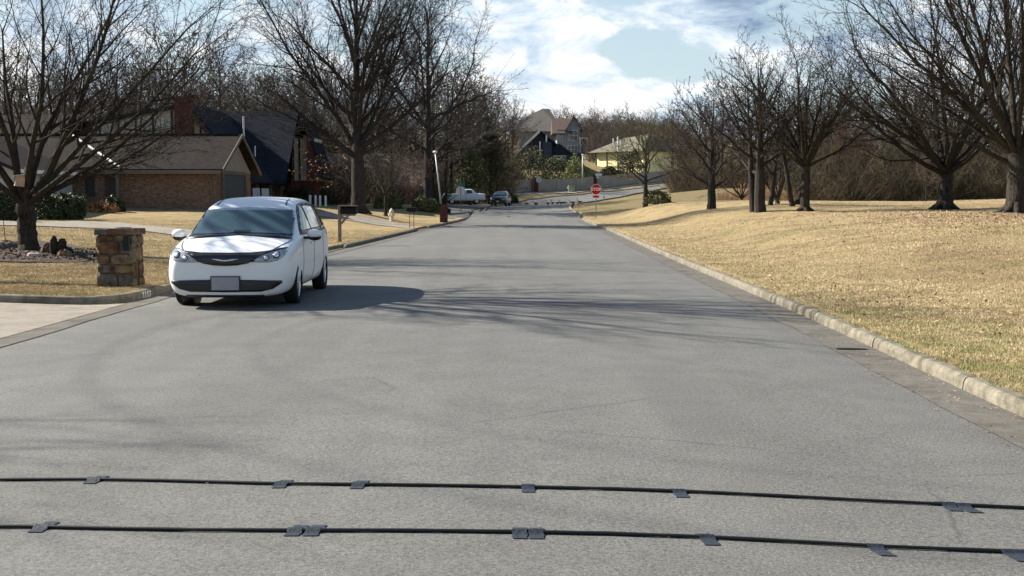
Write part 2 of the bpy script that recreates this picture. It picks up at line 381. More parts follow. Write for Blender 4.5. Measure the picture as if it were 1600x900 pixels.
# the crossing's kerb line and the land far away and behind the viewer
for a in ((-40, 0, .8), (-40, -50, .6), (-25, 20, .5), (-40, 45, .9), (-60, 70, 1.5), (-60, 120, 2.0), (-120, 150, 4), (-50, 165, 3), (40, 0, 1.4), (40, 30, 1.7), (40, 60, 1.9), (70, 60, 2.3), (60, -40, 1.5),
          (20, 0, 1.0), (-15, 0, .3), (-15, -30, .3), (100, 120, 3), (60, 170, 5), (0, 420, 20), (-150, 420, 16), (160, 420, 16), (400, 300, 12), (-400, 300, 12), (-400, -60, 4), (400, -60, 4), (0, 700, 22), (-500, 700, 20), (500, 700, 20)): CP.append(a)
CP = np.array(CP, float); CC = 5.0
def _phi(d2): return -np.sqrt(d2 + CC * CC)
_n = len(CP); _A = np.zeros((_n+3, _n+3)); _d2 = ((CP[:, None, :2] - CP[None, :, :2])**2).sum(2)
_A[:_n, :_n] = _phi(_d2) + .25 * np.eye(_n); _A[:_n, _n] = 1; _A[:_n, _n+1:] = CP[:, :2] / 100; _A[_n:, :_n] = _A[:_n, _n:].T
_w = np.linalg.solve(_A, np.concatenate([CP[:, 2], np.zeros(3)]))
_rng = np.random.RandomState(5)
_k = _rng.normal(size=(14, 2)) * .28; _ph = _rng.uniform(0, 6.28, 14)
def Zn(x, y):
    x = np.atleast_1d(np.asarray(x, float)); y = np.atleast_1d(np.asarray(y, float)); out = np.zeros(len(x))
    for s in range(0, len(x), 20000):
        X = x[s:s+20000]; Y = y[s:s+20000]
        d2 = (X[:, None] - CP[None, :, 0])**2 + (Y[:, None] - CP[None, :, 1])**2
        z = _phi(d2) @ _w[:_n] + _w[_n] + _w[_n+1] * X / 100 + _w[_n+2] * Y / 100
        L = xl(Y); Rr = xr(Y); d = np.maximum(np.maximum(L - X, X - Rr), 0)
        k = np.clip((d - .35) / 5.0, 0, 1); k = k*k*(3-2*k)
        near = np.clip((104 - Y) / 16, 0, 1); near = near*near*(3-2*near)
        bumps = sum(np.sin(X*a[0]*2 + Y*a[1]*2 + p) for a, p in zip(_k, _ph)) * .012 * np.clip(d/4, 0, 1)
        zr = z + bumps
        zn = np.where(d > 0, .145 * np.clip(d / .3, 0, 1) * (1-k) + zr * k, 0.0)
        zn = np.where((d > 0) & (zn < .12) & (d > .3), .12, zn)
        drv = (X < L - .01) & (Y > 11.5) & (Y < 19.6 + .07*np.clip(-X - 7.6, 0, 9) + 1.5*np.clip((X + 7.05)/.69, 0, 1)**2.2)
        zn = np.where(drv, np.minimum(zn, .012 + .022 * d), zn)
        out[s:s+20000] = near * zn + (1 - near) * zr
    return out
def Z(x, y): return float(Zn([x], [y])[0])
def G(px, py):
    """the point of the ground seen at this place of the photograph"""
    Y = np.geomspace(4, 600, 1500); u = (px-800)/FPX; v = (450-py)/FPX
    cy = math.cos(PITCH)+v*math.sin(PITCH); cz = -math.sin(PITCH)+v*math.cos(PITCH)
    zz = CH + cz*Y/cy; X = u*Y/cy; g = Zn(X, Y); i = np.argmax(g >= zz)
    if not (g >= zz).any(): i = len(Y)-1
    i = max(i, 1); a, b = zz[i-1]-g[i-1], g[i]-zz[i]; t = a/(a+b) if a+b > 0 else 0
    y = Y[i-1]*(1-t)+Y[i]*t
    return Vector((u*y/cy, y, Z(u*y/cy, y)))
def at(px, Y):
    x = (px-800)/FPX*Y; return Vector((x, Y, Z(x, Y)))

# ground sheet: columns follow the kerbs, so the step at the kerb is clean
offs = [0, .15, .3, .6]
while offs[-1] < 500: offs.append(offs[-1] + max(.4, min((offs[-1]) * .075, 40)))
rows = [-60, -40, -25, -15, -10, -6, -3]
while rows[-1] < 800: rows.append(rows[-1] + max(.4, (abs(rows[-1])) * .011) if rows[-1] < 170 else rows[-1] * 1.04)
rows = sorted(rows + list(np.arange(19.03, 21.4, .11))); rows = np.array(rows); nr = len(rows); cols_ = []
for o_ in reversed(offs): cols_.append(('L', o_))
for t in np.linspace(0, 1, 9)[0:]: cols_.append(('M', t))
for o_ in offs: cols_.append(('R', o_))
nc = len(cols_); GX = np.zeros((nr, nc)); GY = np.repeat(rows[:, None], nc, 1)
for j, (k, o_) in enumerate(cols_):
    if k == 'L': GX[:, j] = xl(rows) - .16 - o_
    elif k == 'R': GX[:, j] = xr(rows) + .16 + o_
    else: GX[:, j] = (xl(rows) - .15) * (1-o_) + (xr(rows) + .15) * o_
GZ = Zn(GX.ravel(), GY.ravel()).reshape(nr, nc)
for j, (k, o_) in enumerate(cols_):
    if k == 'M': GZ[:, j] -= np.where(rows < 100, .12, .0)
    elif o_ < .2: GZ[:, j] = np.where((rows < 96) & ~((k == 'L') & (rows > 11.5) & (rows < 20.9)), np.maximum(GZ[:, j], .125), GZ[:, j])
V = np.stack([GX, GY, GZ], -1).reshape(-1, 3)
ii = (np.arange(nr-1)[:, None]*nc + np.arange(nc-1)[None, :]).ravel()
F = np.stack([ii, ii+1, ii+nc+1, ii+nc], 1)
g = np_mesh('ground', V, F, GRASS, smooth=True); tag(g, kind='structure')
TER = BVHTree.FromPolygons([tuple(p) for p in V], [tuple(int(i) for i in f) for f in F])
def T(x, y):
    h = TER.ray_cast(Vector((x, y, 200)), Vector((0, 0, -1)))
    return h[0].z if h[0] else Z(x, y)

def sheet(name, poly, m, lift, step=1.0, kind='structure', fz=None):
    """a flat skin over the land inside a polygon (x,y): grid cells clipped by the polygon"""
    bm = bmesh.new(); vs = [bm.verts.new((p[0], p[1], 0)) for p in poly]; bm.faces.new(vs)
    xs = [p[0] for p in poly]; ys = [p[1] for p in poly]
    for ax, a, b in ((0, min(xs), max(xs)), (1, min(ys), max(ys))):
        n = int((b-a)/step)
        for i in range(1, n+1):
            co = [0, 0, 0]; co[ax] = a + i*step; no = [0, 0, 0]; no[ax] = 1
            bmesh.ops.bisect_plane(bm, geom=bm.verts[:]+bm.edges[:]+bm.faces[:], plane_co=co, plane_no=no)
    bmesh.ops.triangulate(bm, faces=bm.faces[:])
    for v in bm.verts: v.co.z = (fz(v.co.x, v.co.y) if fz else T(v.co.x, v.co.y)) + lift
    bmesh.ops.recalc_face_normals(bm, faces=bm.faces[:])
    if bm.faces and sum(f.normal.z for f in bm.faces) < 0: bmesh.ops.reverse_faces(bm, faces=bm.faces[:])
    me = bpy.data.meshes.new(name); bm.to_mesh(me); bm.free(); me.materials.append(m)
    for p in me.polygons: p.use_smooth = True
    return tag(link(bpy.data.objects.new(name, me)), kind=kind)

# near road
ys = np.concatenate([np.arange(-60, 0, 5.), np.arange(0, 100, 1.0)])
n = 13; RX = np.stack([(xl(ys)-.01)*(1-t) + (xr(ys)+.01)*t for t in np.linspace(0, 1, n)], 1)
crown = np.array([.05*(1-(2*t-1)**2) for t in np.linspace(0, 1, n)])
near = np.clip((104-ys)/16, 0, 1); near = near*near*(3-2*near)
RY = np.repeat(ys[:, None], n, 1); RZ = Zn(RX.ravel(), RY.ravel()).reshape(len(ys), n) + crown[None, :]*near[:, None] + .004
RZ += (1-near)[:, None]*.07
RZ[:, 1:-1] += 0
V = np.stack([RX, RY, RZ], -1).reshape(-1, 3); ii = (np.arange(len(ys)-1)[:, None]*n + np.arange(n-1)[None, :]).ravel()
tag(np_mesh('road', V, np.stack([ii, ii+1, ii+n+1, ii+n], 1), ASPHALT, smooth=True), kind='structure')
def road_z(x, y):
    t = (x - float(xl(y))) / float(xr(y)-xl(y)); return .05*(1-(2*t-1)**2) + .004 if 0 <= t <= 1 else 0
# gutter pans (4 mm proud) and kerbs
def strip(name, y0, y1, side, d0, d1, m, h0, step=1.0, wob=0):
    yy = np.arange(y0, y1+.01, step); e = xl(yy) if side < 0 else xr(yy)
    V = []; rnd = random.Random(3)
    for y, x in zip(yy, e):
        a, b = x + side*(-d0), x + side*(-d1)
        w = wob * (rnd.random()-.5)
        V += [(a, y, h0 + road_z(a, y)), (b + w, y, h0 + road_z(b, y))]
    k = len(yy); F = [(2*i, 2*i+1, 2*i+3, 2*i+2) for i in range(k-1)]
    if side < 0: F = [f[::-1] for f in F]
    return tag(np_mesh(name, V, F, m, smooth=True), kind='structure')
def kerb(name, pts, side, m=KERB, h=.132, w=.16, zf=None, gap=None):
    """pts: centre-line of the inner face (x,y[,z]); side: +1 the body lies to the right of travel"""
    prof = [(0.0, -.05), (.012, h*.6), (.03, h-.015), (.055, h), (w-.01, h), (w, h-.01), (w, -.05)]
    V = []; F = []; n = len(prof)
    for i, p in enumerate(pts):
        a = Vector(pts[max(i-1, 0)][:2]); b = Vector(pts[min(i+1, len(pts)-1)][:2]); d = (b-a).normalized(); nrm = Vector((d.y, -d.x)) * side
        z0 = zf(p[0], p[1]) if zf else 0
        hk = p[2] if len(p) > 2 else 1.0
        for q in prof: V.append((p[0]+nrm.x*q[0], p[1]+nrm.y*q[0], z0 + (q[1]*hk if q[1] > 0 else q[1])))
    for i in range(len(pts)-1):
        for k in range(n-1): F.append((i*n+k, i*n+k+1, (i+1)*n+k+1, (i+1)*n+k))
    F += [tuple(range(n)), tuple((len(pts)-1)*n+k for k in range(n))]
    mb = MB(); mb.add(V, F); o = mb.build(name, m); tag(o, kind='structure')
    for pz in o.data.polygons: pz.use_smooth = False
    return o
strip('gutter', -20, 100, 1, 0, .52, GUTTER, .011, wob=.05)
strip('gutter', -20, 22, -1, 0, .40, GUTTER, .011, wob=.05)
strip('gutter', 22, 87, -1, 0, .45, GUTTER, .011, wob=.05)
def seg_pts(y0, y1, side, step=.5, ramp0=False, ramp1=False):
    yy = list(np.arange(y0, y1, step)) + [y1]; out = []
    for y in yy:
        k = 1.0
        if ramp0: k = min(k, .12 + .88*(y-y0)/.9)
        if ramp1: k = min(k, .12 + .88*(y1-y)/.9)
        out.append((float(xl(y) if side < 0 else xr(y)), y, min(1, k)))
    return out
# right kerb in cast lengths of about 3 m with open joints
yk = -20.0; rk = random.Random(8)
joints = [-20, -14, -8, -2, 4, 8, 11.0, 14.1, 17.2, 20.3, 24.5, 28.6, 32.7, 36.9, 41, 45, 52, 60, 70, 80, 90, 98]
mb_r = []
for a, b in zip(joints[:-1], joints[1:]):
    kerb('kerb', [(p[0]+rk.uniform(-.004, .004), p[1], p[2]) for p in seg_pts(a+.012, b-.012, 1, .5)], 1)
kerb('kerb', [(-17, 20.25), (-14, 20.0), (-11, 19.8), (-9.6, 19.7), (-8.3, 19.6), (-7.6, 19.52), (-7.05, 19.5), (-6.72, 19.65), (-6.52, 19.95), (-6.40, 20.4), (-6.36, 21.1), (-6.36, 22)], -1, zf=lambda x, y: min(.1, .012 + .022*max(0, -6.35-x)))
kerb('kerb', seg_pts(22.02, 35.5, -1, .5, ramp1=True), -1)
kerb('kerb', seg_pts(41.0, 62.5, -1, .5, ramp0=True, ramp1=True), -1)
kerb('kerb', seg_pts(66.5, 86.0, -1, .5, ramp0=True), -1)
# ------------------------------------------------------------------ bare trees
def tubes_mesh(name, lines, m, parent=None, loc=None):
    """lines: [(pts (k,3), radii (k), sides)] -> one mesh"""
    groups = {}
    for p, r, s in lines: groups.setdefault((len(p), s), []).append((p, r))
    Vs = []; Fs = []; base = 0
    for (k, s), L in groups.items():
        P = np.array([l[0] for l in L], float); Rr = np.array([l[1] for l in L], float); N = len(L)
        D = np.empty_like(P); D[:, 1:-1] = P[:, 2:] - P[:, :-2]; D[:, 0] = P[:, 1]-P[:, 0]; D[:, -1] = P[:, -1]-P[:, -2]
        D /= np.linalg.norm(D, axis=2, keepdims=True) + 1e-9
        ref = np.where(np.abs(D[:, :1, 2:3]) > .9, np.array([1., 0, 0]), np.array([0, 0, 1.]))
        ref = np.broadcast_to(ref, D.shape)
        U = np.cross(D, ref); U /= np.linalg.norm(U, axis=2, keepdims=True) + 1e-9; Wd = np.cross(D, U)
        a = np.arange(s) * 2*np.pi/s; ca = np.cos(a); sa = np.sin(a)
        V = P[:, :, None, :] + Rr[:, :, None, None] * (U[:, :, None, :]*ca[None, None, :, None] + Wd[:, :, None, :]*sa[None, None, :, None])
        Vs.append(V.reshape(-1, 3))
        i = np.arange(N)[:, None, None]*k*s; j = np.arange(k-1)[None, :, None]*s; q = np.arange(s)[None, None, :]; q2 = (q+1) % s
        f = np.stack([i+j+q, i+j+q2, i+j+s+q2, i+j+s+q], -1).reshape(-1, 4) + base
        Fs.append(f); base += N*k*s
    return np_mesh(name, np.concatenate(Vs), np.concatenate(Fs), m, parent, smooth=True)

def rot_about(d, axis, ang): return Matrix.Rotation(ang, 3, axis) @ d
class Tree:
    def __init__(s, seed, cap=200000): s.r = random.Random(seed); s.lines = [[], []]; s.n = 0; s.leaves = []
    def path(s, p, d, L, r0, r1, k, wander, trop):
        pts = [tuple(p)]; q = Vector(p); d = d.normalized(); rr = s.r; step = L/k; dirs = [d.copy()]
        for i in range(k):
            d = (d + Vector((rr.gauss(0, wander), rr.gauss(0, wander), rr.gauss(0, wander) + trop))).normalized()
            q = q + d*step; pts.append(tuple(q)); dirs.append(d.copy())
        rad = [r0 + (r1-r0)*(i/k)**.85 for i in range(k+1)]
        return pts, rad, dirs
    def grow(s, p, d, L, r, lev, P):
        maxl = P['levels']; k = (7, 6, 5, 4, 3)[min(lev, 4)]; sides = (10, 7, 5, 3, 3)[min(lev, 4)]
        rmin = P.get('rmin', .006)
        pts, rad, dirs = s.path(p, d, L, r, max(rmin*.6, r*P.get('tip', .25)), k, P['wander'][min(lev, len(P['wander'])-1)], P['trop'][min(lev, len(P['trop'])-1)])
        s.lines[0 if lev <= 1 else 1].append((pts, rad, sides)); s.n += 1
        if lev >= maxl: s.leaves.append(pts[-1]); return
        dens = P['kids'][lev]; nk = max(2, int(dens*(.8+.4*s.r.random())*(L/P['Lref'][lev])**.8)) if lev > 0 else dens
        az = s.r.uniform(0, 6.28)
        for c in range(nk):
            t = P['t0'][lev] + (1-P['t0'][lev]) * ((c+.5+s.r.uniform(-.4, .4))/nk); t = min(.985, max(.05, t))
            f = t*k; i = min(int(f), k-1); w = f-i
            q = Vector(pts[i]).lerp(Vector(pts[i+1]), w); dd = dirs[i].lerp(dirs[i+1], w).normalized(); rr_ = rad[i]*(1-w)+rad[i+1]*w
            az += 2.4 + s.r.uniform(-.5, .5)
            ang = R(P['ang'][lev]) * s.r.uniform(.7, 1.25)
            ax = rot_about(dd.orthogonal().normalized(), dd, az); nd = rot_about(dd, ax, ang)
            if nd.z < -.25 and lev < 3: nd.z = -.1
            l2 = L * P['ratio'][lev] * (1 - .55*t) * s.r.uniform(.7, 1.25)
            s.grow(q, nd, l2, max(rmin, min(rr_*.72, rr_*P['rr'][lev]*s.r.uniform(.8, 1.1))), lev+1, P)
        # the tip forks on
        if lev >= 1 and maxl > lev:
            q = Vector(pts[-1]);
            for sg in (-1, 1):
                ax = rot_about(dirs[-1].orthogonal().normalized(), dirs[-1], s.r.uniform(0, 6.28))
                s.grow(q, rot_about(dirs[-1], ax, R(22)), L*.35, max(rmin, rad[-1]*.8), min(maxl, lev+1), P)
    def make(s, name, m, label, cat='tree', group=None, loc=(0, 0, 0), rz=0, twig=None):
        e = empty(name, loc, rz, label, cat, group)
        tubes_mesh('trunk', s.lines[0], m, e); tubes_mesh('crown', s.lines[1], twig or m, e)
        return e
BASEP = dict(levels=4, wander=[.04, .10, .14, .18, .2], trop=[.02, .05, .05, .03, .02], kids=[0, 9, 8, 6, 4], Lref=[1, 5, 2.2, 1.0, .5],
             t0=[.4, .22, .15, .12, .1], ang=[50, 38, 42, 45, 45], ratio=[.6, .5, .5, .5, .5], rr=[.6, .55, .55, .55, .6], rmin=.006, tip=.22)
def big_tree(seed, H, r, fork, limbs, P=None, leader=True, lean=(0, 0), flare=1.35):
    """limbs: [(height, azimuth deg, angle from vertical deg, length, radius)]"""
    P = {**BASEP, **(P or {})}; t = Tree(seed); rr = t.r
    top = H*.8 if leader else fork
    k = 12; pts = []; rad = []; x = y = 0.0
    for i in range(k+1):
        f = i/k; z = top*f; x = lean[0]*f + (rr.uniform(-.05, .05)*r*1.6 if 0 < i else 0); y = lean[1]*f + (rr.uniform(-.05, .05)*r*3 if i else 0)
        pts.append((x, y, z-.1)); w = r*(flare if i == 0 else 1.0)
        if leader: rad.append(w*(1-.88*max(0, (z-fork*.6)/(top-fork*.6))**.8) if z > fork*.6 else w*(1-.06*z/fork))
        else: rad.append(w*(1-.1*f))
    # root flare
    if flare > 1.25:
        for i in range(7):
            a = i*.9+rr.uniform(-.2, .2); l = r*rr.uniform(1.5, 2.1); t.lines[0].append(([(math.cos(a)*r*.45, math.sin(a)*r*.45, r*1.5), (math.cos(a)*r*.85, math.sin(a)*r*.85, r*.6), (math.cos(a)*l*.8, math.sin(a)*l*.8, r*.12), (math.cos(a)*l*1.15, math.sin(a)*l*1.15, -.08)], [r*.35, r*.33, r*.25, r*.12], 8))
    if flare > 1:
        pts.insert(1, (pts[0][0]+.0, pts[0][1], .18)); rad.insert(1, r*(1+(flare-1)*.35))
    t.lines[0].append((pts, rad, 14))
    if not leader:
        t.lines[0].append(([pts[-1], (pts[-1][0], pts[-1][1], top+r*.3)], [rad[-1], rad[-1]*.55], 14))
    def on(z):
        for i in range(len(pts)-1):
            if pts[i][2] <= z <= pts[i+1][2]:
                w = (z-pts[i][2])/(pts[i+1][2]-pts[i][2]+1e-9); return Vector(pts[i]).lerp(Vector(pts[i+1]), w), rad[i]*(1-w)+rad[i+1]*w
        return Vector(pts[-1]), rad[-1]
    for (z, az, a, L, lr) in limbs:
        q, rq = on(z); d = Vector((math.cos(R(az))*math.sin(R(a)), math.sin(R(az))*math.sin(R(a)), math.cos(R(a))))
        t.grow(q, d, L, min(lr, rq*.85), 1, P)
    return t
def auto_limbs(seed, n, z0, z1, a0, a1, L0, L1, r0, r1):
    rr = random.Random(seed); out = []; az = rr.uniform(0, 360)
    for i in range(n):
        f = i/(n-1); az += 137 + rr.uniform(-18, 18)
        out.append((z0+(z1-z0)*f, az, (a0+(a1-a0)*f)*rr.uniform(.85, 1.15), (L0+(L1-L0)*f)*rr.uniform(.85, 1.15), r0+(r1-r0)*f))
    return out

# 1. the many-stemmed tree on the near left lawn
p = G(45, 392)
FP = dict(kids=[0, 10, 7, 5, 3], trop=[.02, .035, .05, .04, .02], wander=[.04, .07, .11, .14, .16])
t = big_tree(11, 9, .27, 1.35, [
    (1.3, 185, 38, 5.6, 0.122), (1.35, 10, 36, 6.3, 0.130), (1.35, 80, 22, 6.6, 0.122), (1.2, 300, 26, 6.0, 0.108), (1.3, 340, 54, 6.4, 0.101),
    (1.35, 130, 30, 5.8, 0.108), (1.3, 225, 45, 5.6, 0.094), (1.35, 20, 60, 6.2, 0.086), (1.35, 265, 20, 6, 0.101), (1.35, 0, 48, 6.8, 0.094), (1.35, 355, 66, 5.6, 0.065), (1.35, 40, 28, 6.6, 0.094)], FP, leader=False, lean=(-.05, 0), flare=1.12)
t.make('bare_tree', BARK2, 'bare many-stemmed tree on the left lawn beside the stone pillar, birdhouse in its fork', loc=p)
T1POS = p
# 2. tall oak by the driveway
p = at(560, 75)
t = big_tree(23, 17.5, .43, 3.6, auto_limbs(4, 20, 3.3, 12.5, 62, 26, 6.6, 4.0, .19, .09) + [(3.6, 190, 30, 11, 0.156), (3.8, 20, 28, 11, 0.156), (4.2, 260, 20, 11, 0.156), (3.6, 160, 46, 9.5, 0.125), (3.9, 330, 42, 9.0, 0.133), (4.3, 85, 30, 10, 0.140), (3.5, 200, 58, 7.5, 0.094), (3.4, 350, 68, 5, 0.078)],
             dict(kids=[0, 11, 7, 5, 3], rmin=.010, Lref=[1, 6, 2.6, 1.2, .6], ang=[50, 34, 40, 45, 45]))
t.make('oak_tree', BARK, 'tallest bare oak with thick straight trunk beside the curving driveway', loc=p)
p = at(670, 103)
t = big_tree(31, 20.5, .36, 5.5, auto_limbs(9, 22, 3.6, 16, 70, 24, 6.5, 3.8, .15, .07) + [(6, 30, 30, 9, .15), (6.5, 200, 28, 9.5, .15), (7, 120, 25, 9, .14)],
             dict(kids=[0, 10, 7, 5, 3], rmin=.012, Lref=[1, 6, 2.6, 1.2, .6]))
t.make('oak_tree', BARK, 'tall bare oak with a round crown standing behind the leaning street lamp', loc=p)
p = at(603, 82)
t = big_tree(33, 5.2, .12, 1.4, auto_limbs(2, 9, 1.3, 2.6, 42, 26, 3.4, 2.6, .07, .05), dict(levels=3, kids=[0, 10, 7, 4], rmin=.009), leader=False)
t.make('young_tree', BARK, 'small bare spreading tree on the verge just right of the tallest oak', loc=p)
p = at(642, 100)
t = big_tree(34, 3.5, .06, .4, auto_limbs(3, 12, .1, .5, 26, 22, 3.3, 2.8, .035, .03), dict(levels=3, kids=[0, 8, 6, 4], rmin=.010), leader=False)
t.make('crepe_myrtle', TWIG_RED, 'vase-shaped reddish bare shrub between two round evergreen bushes', 'shrub', loc=p)
# 3. right lawn
p = at(1588, 48)
t = big_tree(41, 15, .46, 2.4, [(1.9, 186, 73, 5.6, 0.112), (2.4, 172, 44, 8.2, 0.152), (2.6, 200, 30, 9.5, 0.160), (2.6, 250, 33, 8.0, 0.136), (2.7, 80, 30, 9, 0.144), (2.8, 0, 38, 8.5, 0.160), (2.9, 130, 22, 9.5, 0.144),
             (3.2, 320, 24, 9.5, 0.136), (2.2, 40, 62, 6, 0.096), (3.0, 180, 16, 10, 0.128), (2.5, 290, 55, 7, 0.112), (2.3, 150, 62, 7, 0.104), (3, 220, 46, 8.5, 0.120), (2.8, 190, 54, 8.2, 0.104)],
             dict(kids=[0, 9, 6, 4, 3], trop=[.02, .055, .06, .04, .02], ang=[50, 30, 36, 40, 40], rmin=.008, wander=[.04, .07, .1, .14, .16]), leader=False, flare=1.5)
t.make('bare_tree', BARK2, 'largest bare tree on the right lawn with leaf litter round its flared trunk', loc=p)
p = at(1475, 58)
t = big_tree(42, 12, .38, 1.9, auto_limbs(14, 9, 1.6, 2.0, 66, 50, 6.3, 6.0, .14, .14) + [(1.9, 175, 40, 7.5, .17), (1.9, 5, 36, 7.8, .17), (2.0, 240, 26, 7.8, .15), (2.0, 90, 20, 8.2, .15), (2, 300, 30, 7.5, .14), (1.9, 150, 50, 7.0, .13), (1.9, 195, 58, 7.0, .13)],
             dict(kids=[0, 9, 6, 4, 3], trop=[.02, .05, .06, .04, .02], rmin=.009, ang=[50, 32, 38, 42, 42]), leader=False, flare=1.4)
t.make('bare_tree', BARK2, 'low wide-crowned bare tree with a short trunk splitting into three limbs, right lawn', loc=p)
p = at(1187, 60)
t = big_tree(43, 8.0, .27, 2.4, auto_limbs(15, 22, 1.8, 5.8, 68, 26, 4.1, 1.8, .10, .05), dict(kids=[0, 11, 7, 5, 3], rmin=.009, wander=[.05, .09, .12, .15, .16]), lean=(-.1, 0), flare=1.2)
t.make('bare_tree', BARK, 'tall dark bare tree with twin trunk, at the left of the lawn clump', loc=p)
p = at(1176, 60.6)
t = big_tree(44, 7.0, .17, 2.6, auto_limbs(16, 9, 2.8, 5, 50, 30, 3.2, 2.0, .07, .04), dict(levels=3, kids=[0, 10, 7, 5, 3], rmin=.009), lean=(-.3, .2), flare=1.1)
t.make('bare_tree', BARK, 'slimmer stem growing hard against the left side of the tall twin trunk tree', loc=p)
p = at(1257, 59)
t = big_tree(45, 8.6, .23, 2.3, auto_limbs(17, 10, 2.1, 2.6, 36, 20, 4.5, 4.9, .10, .10) + auto_limbs(18, 8, 2.0, 2.4, 60, 46, 3.6, 3.6, .08, .08), dict(kids=[0, 11, 7, 5, 3], rmin=.009, trop=[.02, .04, .04, .03, .02]), leader=False, flare=1.3)
t.make('bare_tree', BARK2, 'bare tree with straight grey trunk and upswept fan crown mid right lawn', loc=p)
p = at(1111, 68)
t = big_tree(46, 6.5, .24, 1.3, auto_limbs(19, 16, 1.1, 4.4, 66, 30, 3.2, 2.3, .09, .05), dict(kids=[0, 10, 7, 5, 3], rmin=.011, wander=[.08, .16, .2, .2, .2]), flare=1.2)
t.make('bare_tree', BARK, 'short dark bare tree with dense low round crown, left end of the right lawn', loc=p)
p = at(1008, 90)
t = big_tree(47, 6.6, .19, 1.5, auto_limbs(20, 14, 1.4, 4.4, 62, 28, 3.6, 2.4, .08, .05), dict(kids=[0, 10, 7, 5, 3], rmin=.013, trop=[.02, .05, .05, .03, .02]), flare=1.15)
t.make('bare_tree', BARK, 'small olive-tinged bare tree with round crown standing beside the far road', loc=p, twig=TWIG_OLIVE)
stems = [(1203, 66, 4.8, .13, (.25, 0), 'thin dark trunk leaning right just behind the twin trunk tree'),
         (1237, 64, 6.2, .14, (-.55, 0), 'thin dark trunk leaning left beside the straight grey trunk tree'),
         (1246, 66, 5.5, .17, (.5, 0), 'short dark trunk leaning right, half hidden by the straight grey trunk')]
for i, (px, Y, h, r, ln, lab) in enumerate(stems):
    t = big_tree(50+i, h, r, 2.0, auto_limbs(21+i, 9, 1.6, h*.7, 55, 30, 2.4, 1.6, .06, .04), dict(levels=3, kids=[0, 9, 6, 4], rmin=.009), lean=(ln[0]*1.6, 0), flare=1.2)
    t.make('bare_tree', BARK, lab, loc=at(px, Y))
p = at(1214, 74)
t = big_tree(54, 3.6, .15, .3, auto_limbs(25, 9, .1, .4, 32, 18, 3.6, 4.0, .08, .07), dict(levels=3, kids=[0, 7, 5, 4], rmin=.01), leader=False, flare=1.1)
t.make('bare_tree', BARK, 'low many-stemmed clump splitting at the ground between the dark trunks', loc=p)
p = at(1158, 88)
t = big_tree(55, 2.5, .09, .25, auto_limbs(26, 12, .1, .3, 62, 24, 3.4, 2.6, .05, .04), dict(levels=3, kids=[0, 7, 5, 3], rmin=.012, trop=[.02, .06, .05, .02]), leader=False, flare=1.0)
t.make('bare_shrub', BARK, 'wide fan-shaped bare shrub in front of the grassy bank', 'shrub', loc=p)
# off-frame trees on the left whose shade falls on the road
FPO = dict(kids=[0, 12, 8, 5, 3], trop=[.02, .035, .05, .04, .02], wander=[.04, .07, .11, .14, .16])

# ------------------------------------------------------------------ the woods behind: five shapes, each copied
TWIG_GREY = mat('grey_twig', (.13, .115, .10), .95, .3, .12); TWIG_DARK = mat('dark_twig', (.05, .038, .032), .95, .3, .12); TWIG_WARM = mat('warm_twig', (.105, .076, .058), .95, .3, .12)
VAR = []
for i, (H, r, a) in enumerate(((13, .17, 30), (15, .20, 26), (11, .15, 36), (14, .17, 32), (12, .13, 22))):
    t = big_tree(70+i, H, r, H*.28, auto_limbs(60+i, 17, H*.24, H*.75, a+26, a-8, H*.30, H*.17, r*.42, r*.25),
                 dict(levels=4, kids=[0, 9, 6, 5, 3], rmin=.017, Lref=[1, 4, 2, 1, .5], wander=[.06, .12, .16, .2, .2]), lean=(.5*(i-2)*.4, 0), flare=1.1)
    VAR.append(t)
VARM = []
for i, t in enumerate(VAR):
    a = tubes_mesh('trunk', t.lines[0], BARK); b = tubes_mesh('crown', t.lines[1], TWIG_FAR)
    VARM.append((a.data, b.data, len(t.lines[1]))); bpy.data.objects.remove(a); bpy.data.objects.remove(b)
wr = random.Random(99)
def wood(px, Y, h, label, group, v=None, wide=1.0, twig=None, name='bare_tree'):
    v = wr.randrange(5) if v is None else v
    s = h / (13, 15, 11, 14, 12)[v]; pos = at(px, Y)
    e = empty(name, pos, wr.uniform(0, 6.28), label, 'tree', group); e.scale = (s*wide, s*wide, s)
    a = link(bpy.data.objects.new('trunk', VARM[v][0]), e); b = bpy.data.objects.new('crown', VARM[v][1]); link(b, e)
    if not twig: twig = wr.choice((None, None, TWIG_GREY, TWIG_DARK, TWIG_WARM))
    if twig:
        b.material_slots[0].link = 'OBJECT'; b.material_slots[0].material = twig
    return e
# left woods behind the houses: (px, depth, top row in the photograph)
def row(spec, label, group, **k):
    for px, Y, top in spec:
        g0 = at(px, Y).z; h = (HZ - top)/FPX*Y + CH - g0
        wood(px, Y, max(h, 4)*wr.uniform(.96, 1.08), label, group, **k)
row([(35, 92, 95), (-60, 88, 80), (85, 96, 110), (130, 100, 70), (185, 104, 105), (240, 100, 60), (-10, 104, 60)], 'bare tree of the wood behind the low brick house', 'trees behind the brick house', wide=1.2)
row([(10, 116, 60), (60, 118, 90), (110, 116, 100), (160, 120, 80), (215, 118, 95), (265, 122, 100), (310, 120, 110), (355, 124, 95), (400, 128, 105), (440, 130, 100), (330, 132, 120), (375, 134, 115), (420, 138, 110), (470, 136, 100)], 'bare tree deep in the wood behind the left hand houses', 'deeper trees behind the left houses', wide=1.35)
row([(300, 104, 20), (345, 110, 60), (268, 112, 40)], 'tall bare tree rising behind the brick chimney and dark roof', 'trees behind the chimney', wide=1.15)
row([(390, 118, 110), (425, 122, 95), (460, 112, 120), (495, 118, 105), (530, 126, 90), (565, 120, 110), (600, 124, 100), (635, 118, 115), (510, 135, 80), (580, 138, 80)], 'bare tree of the wood behind the dark roofed house and the tallest oak', 'trees behind the dark roofed house', wide=1.35)
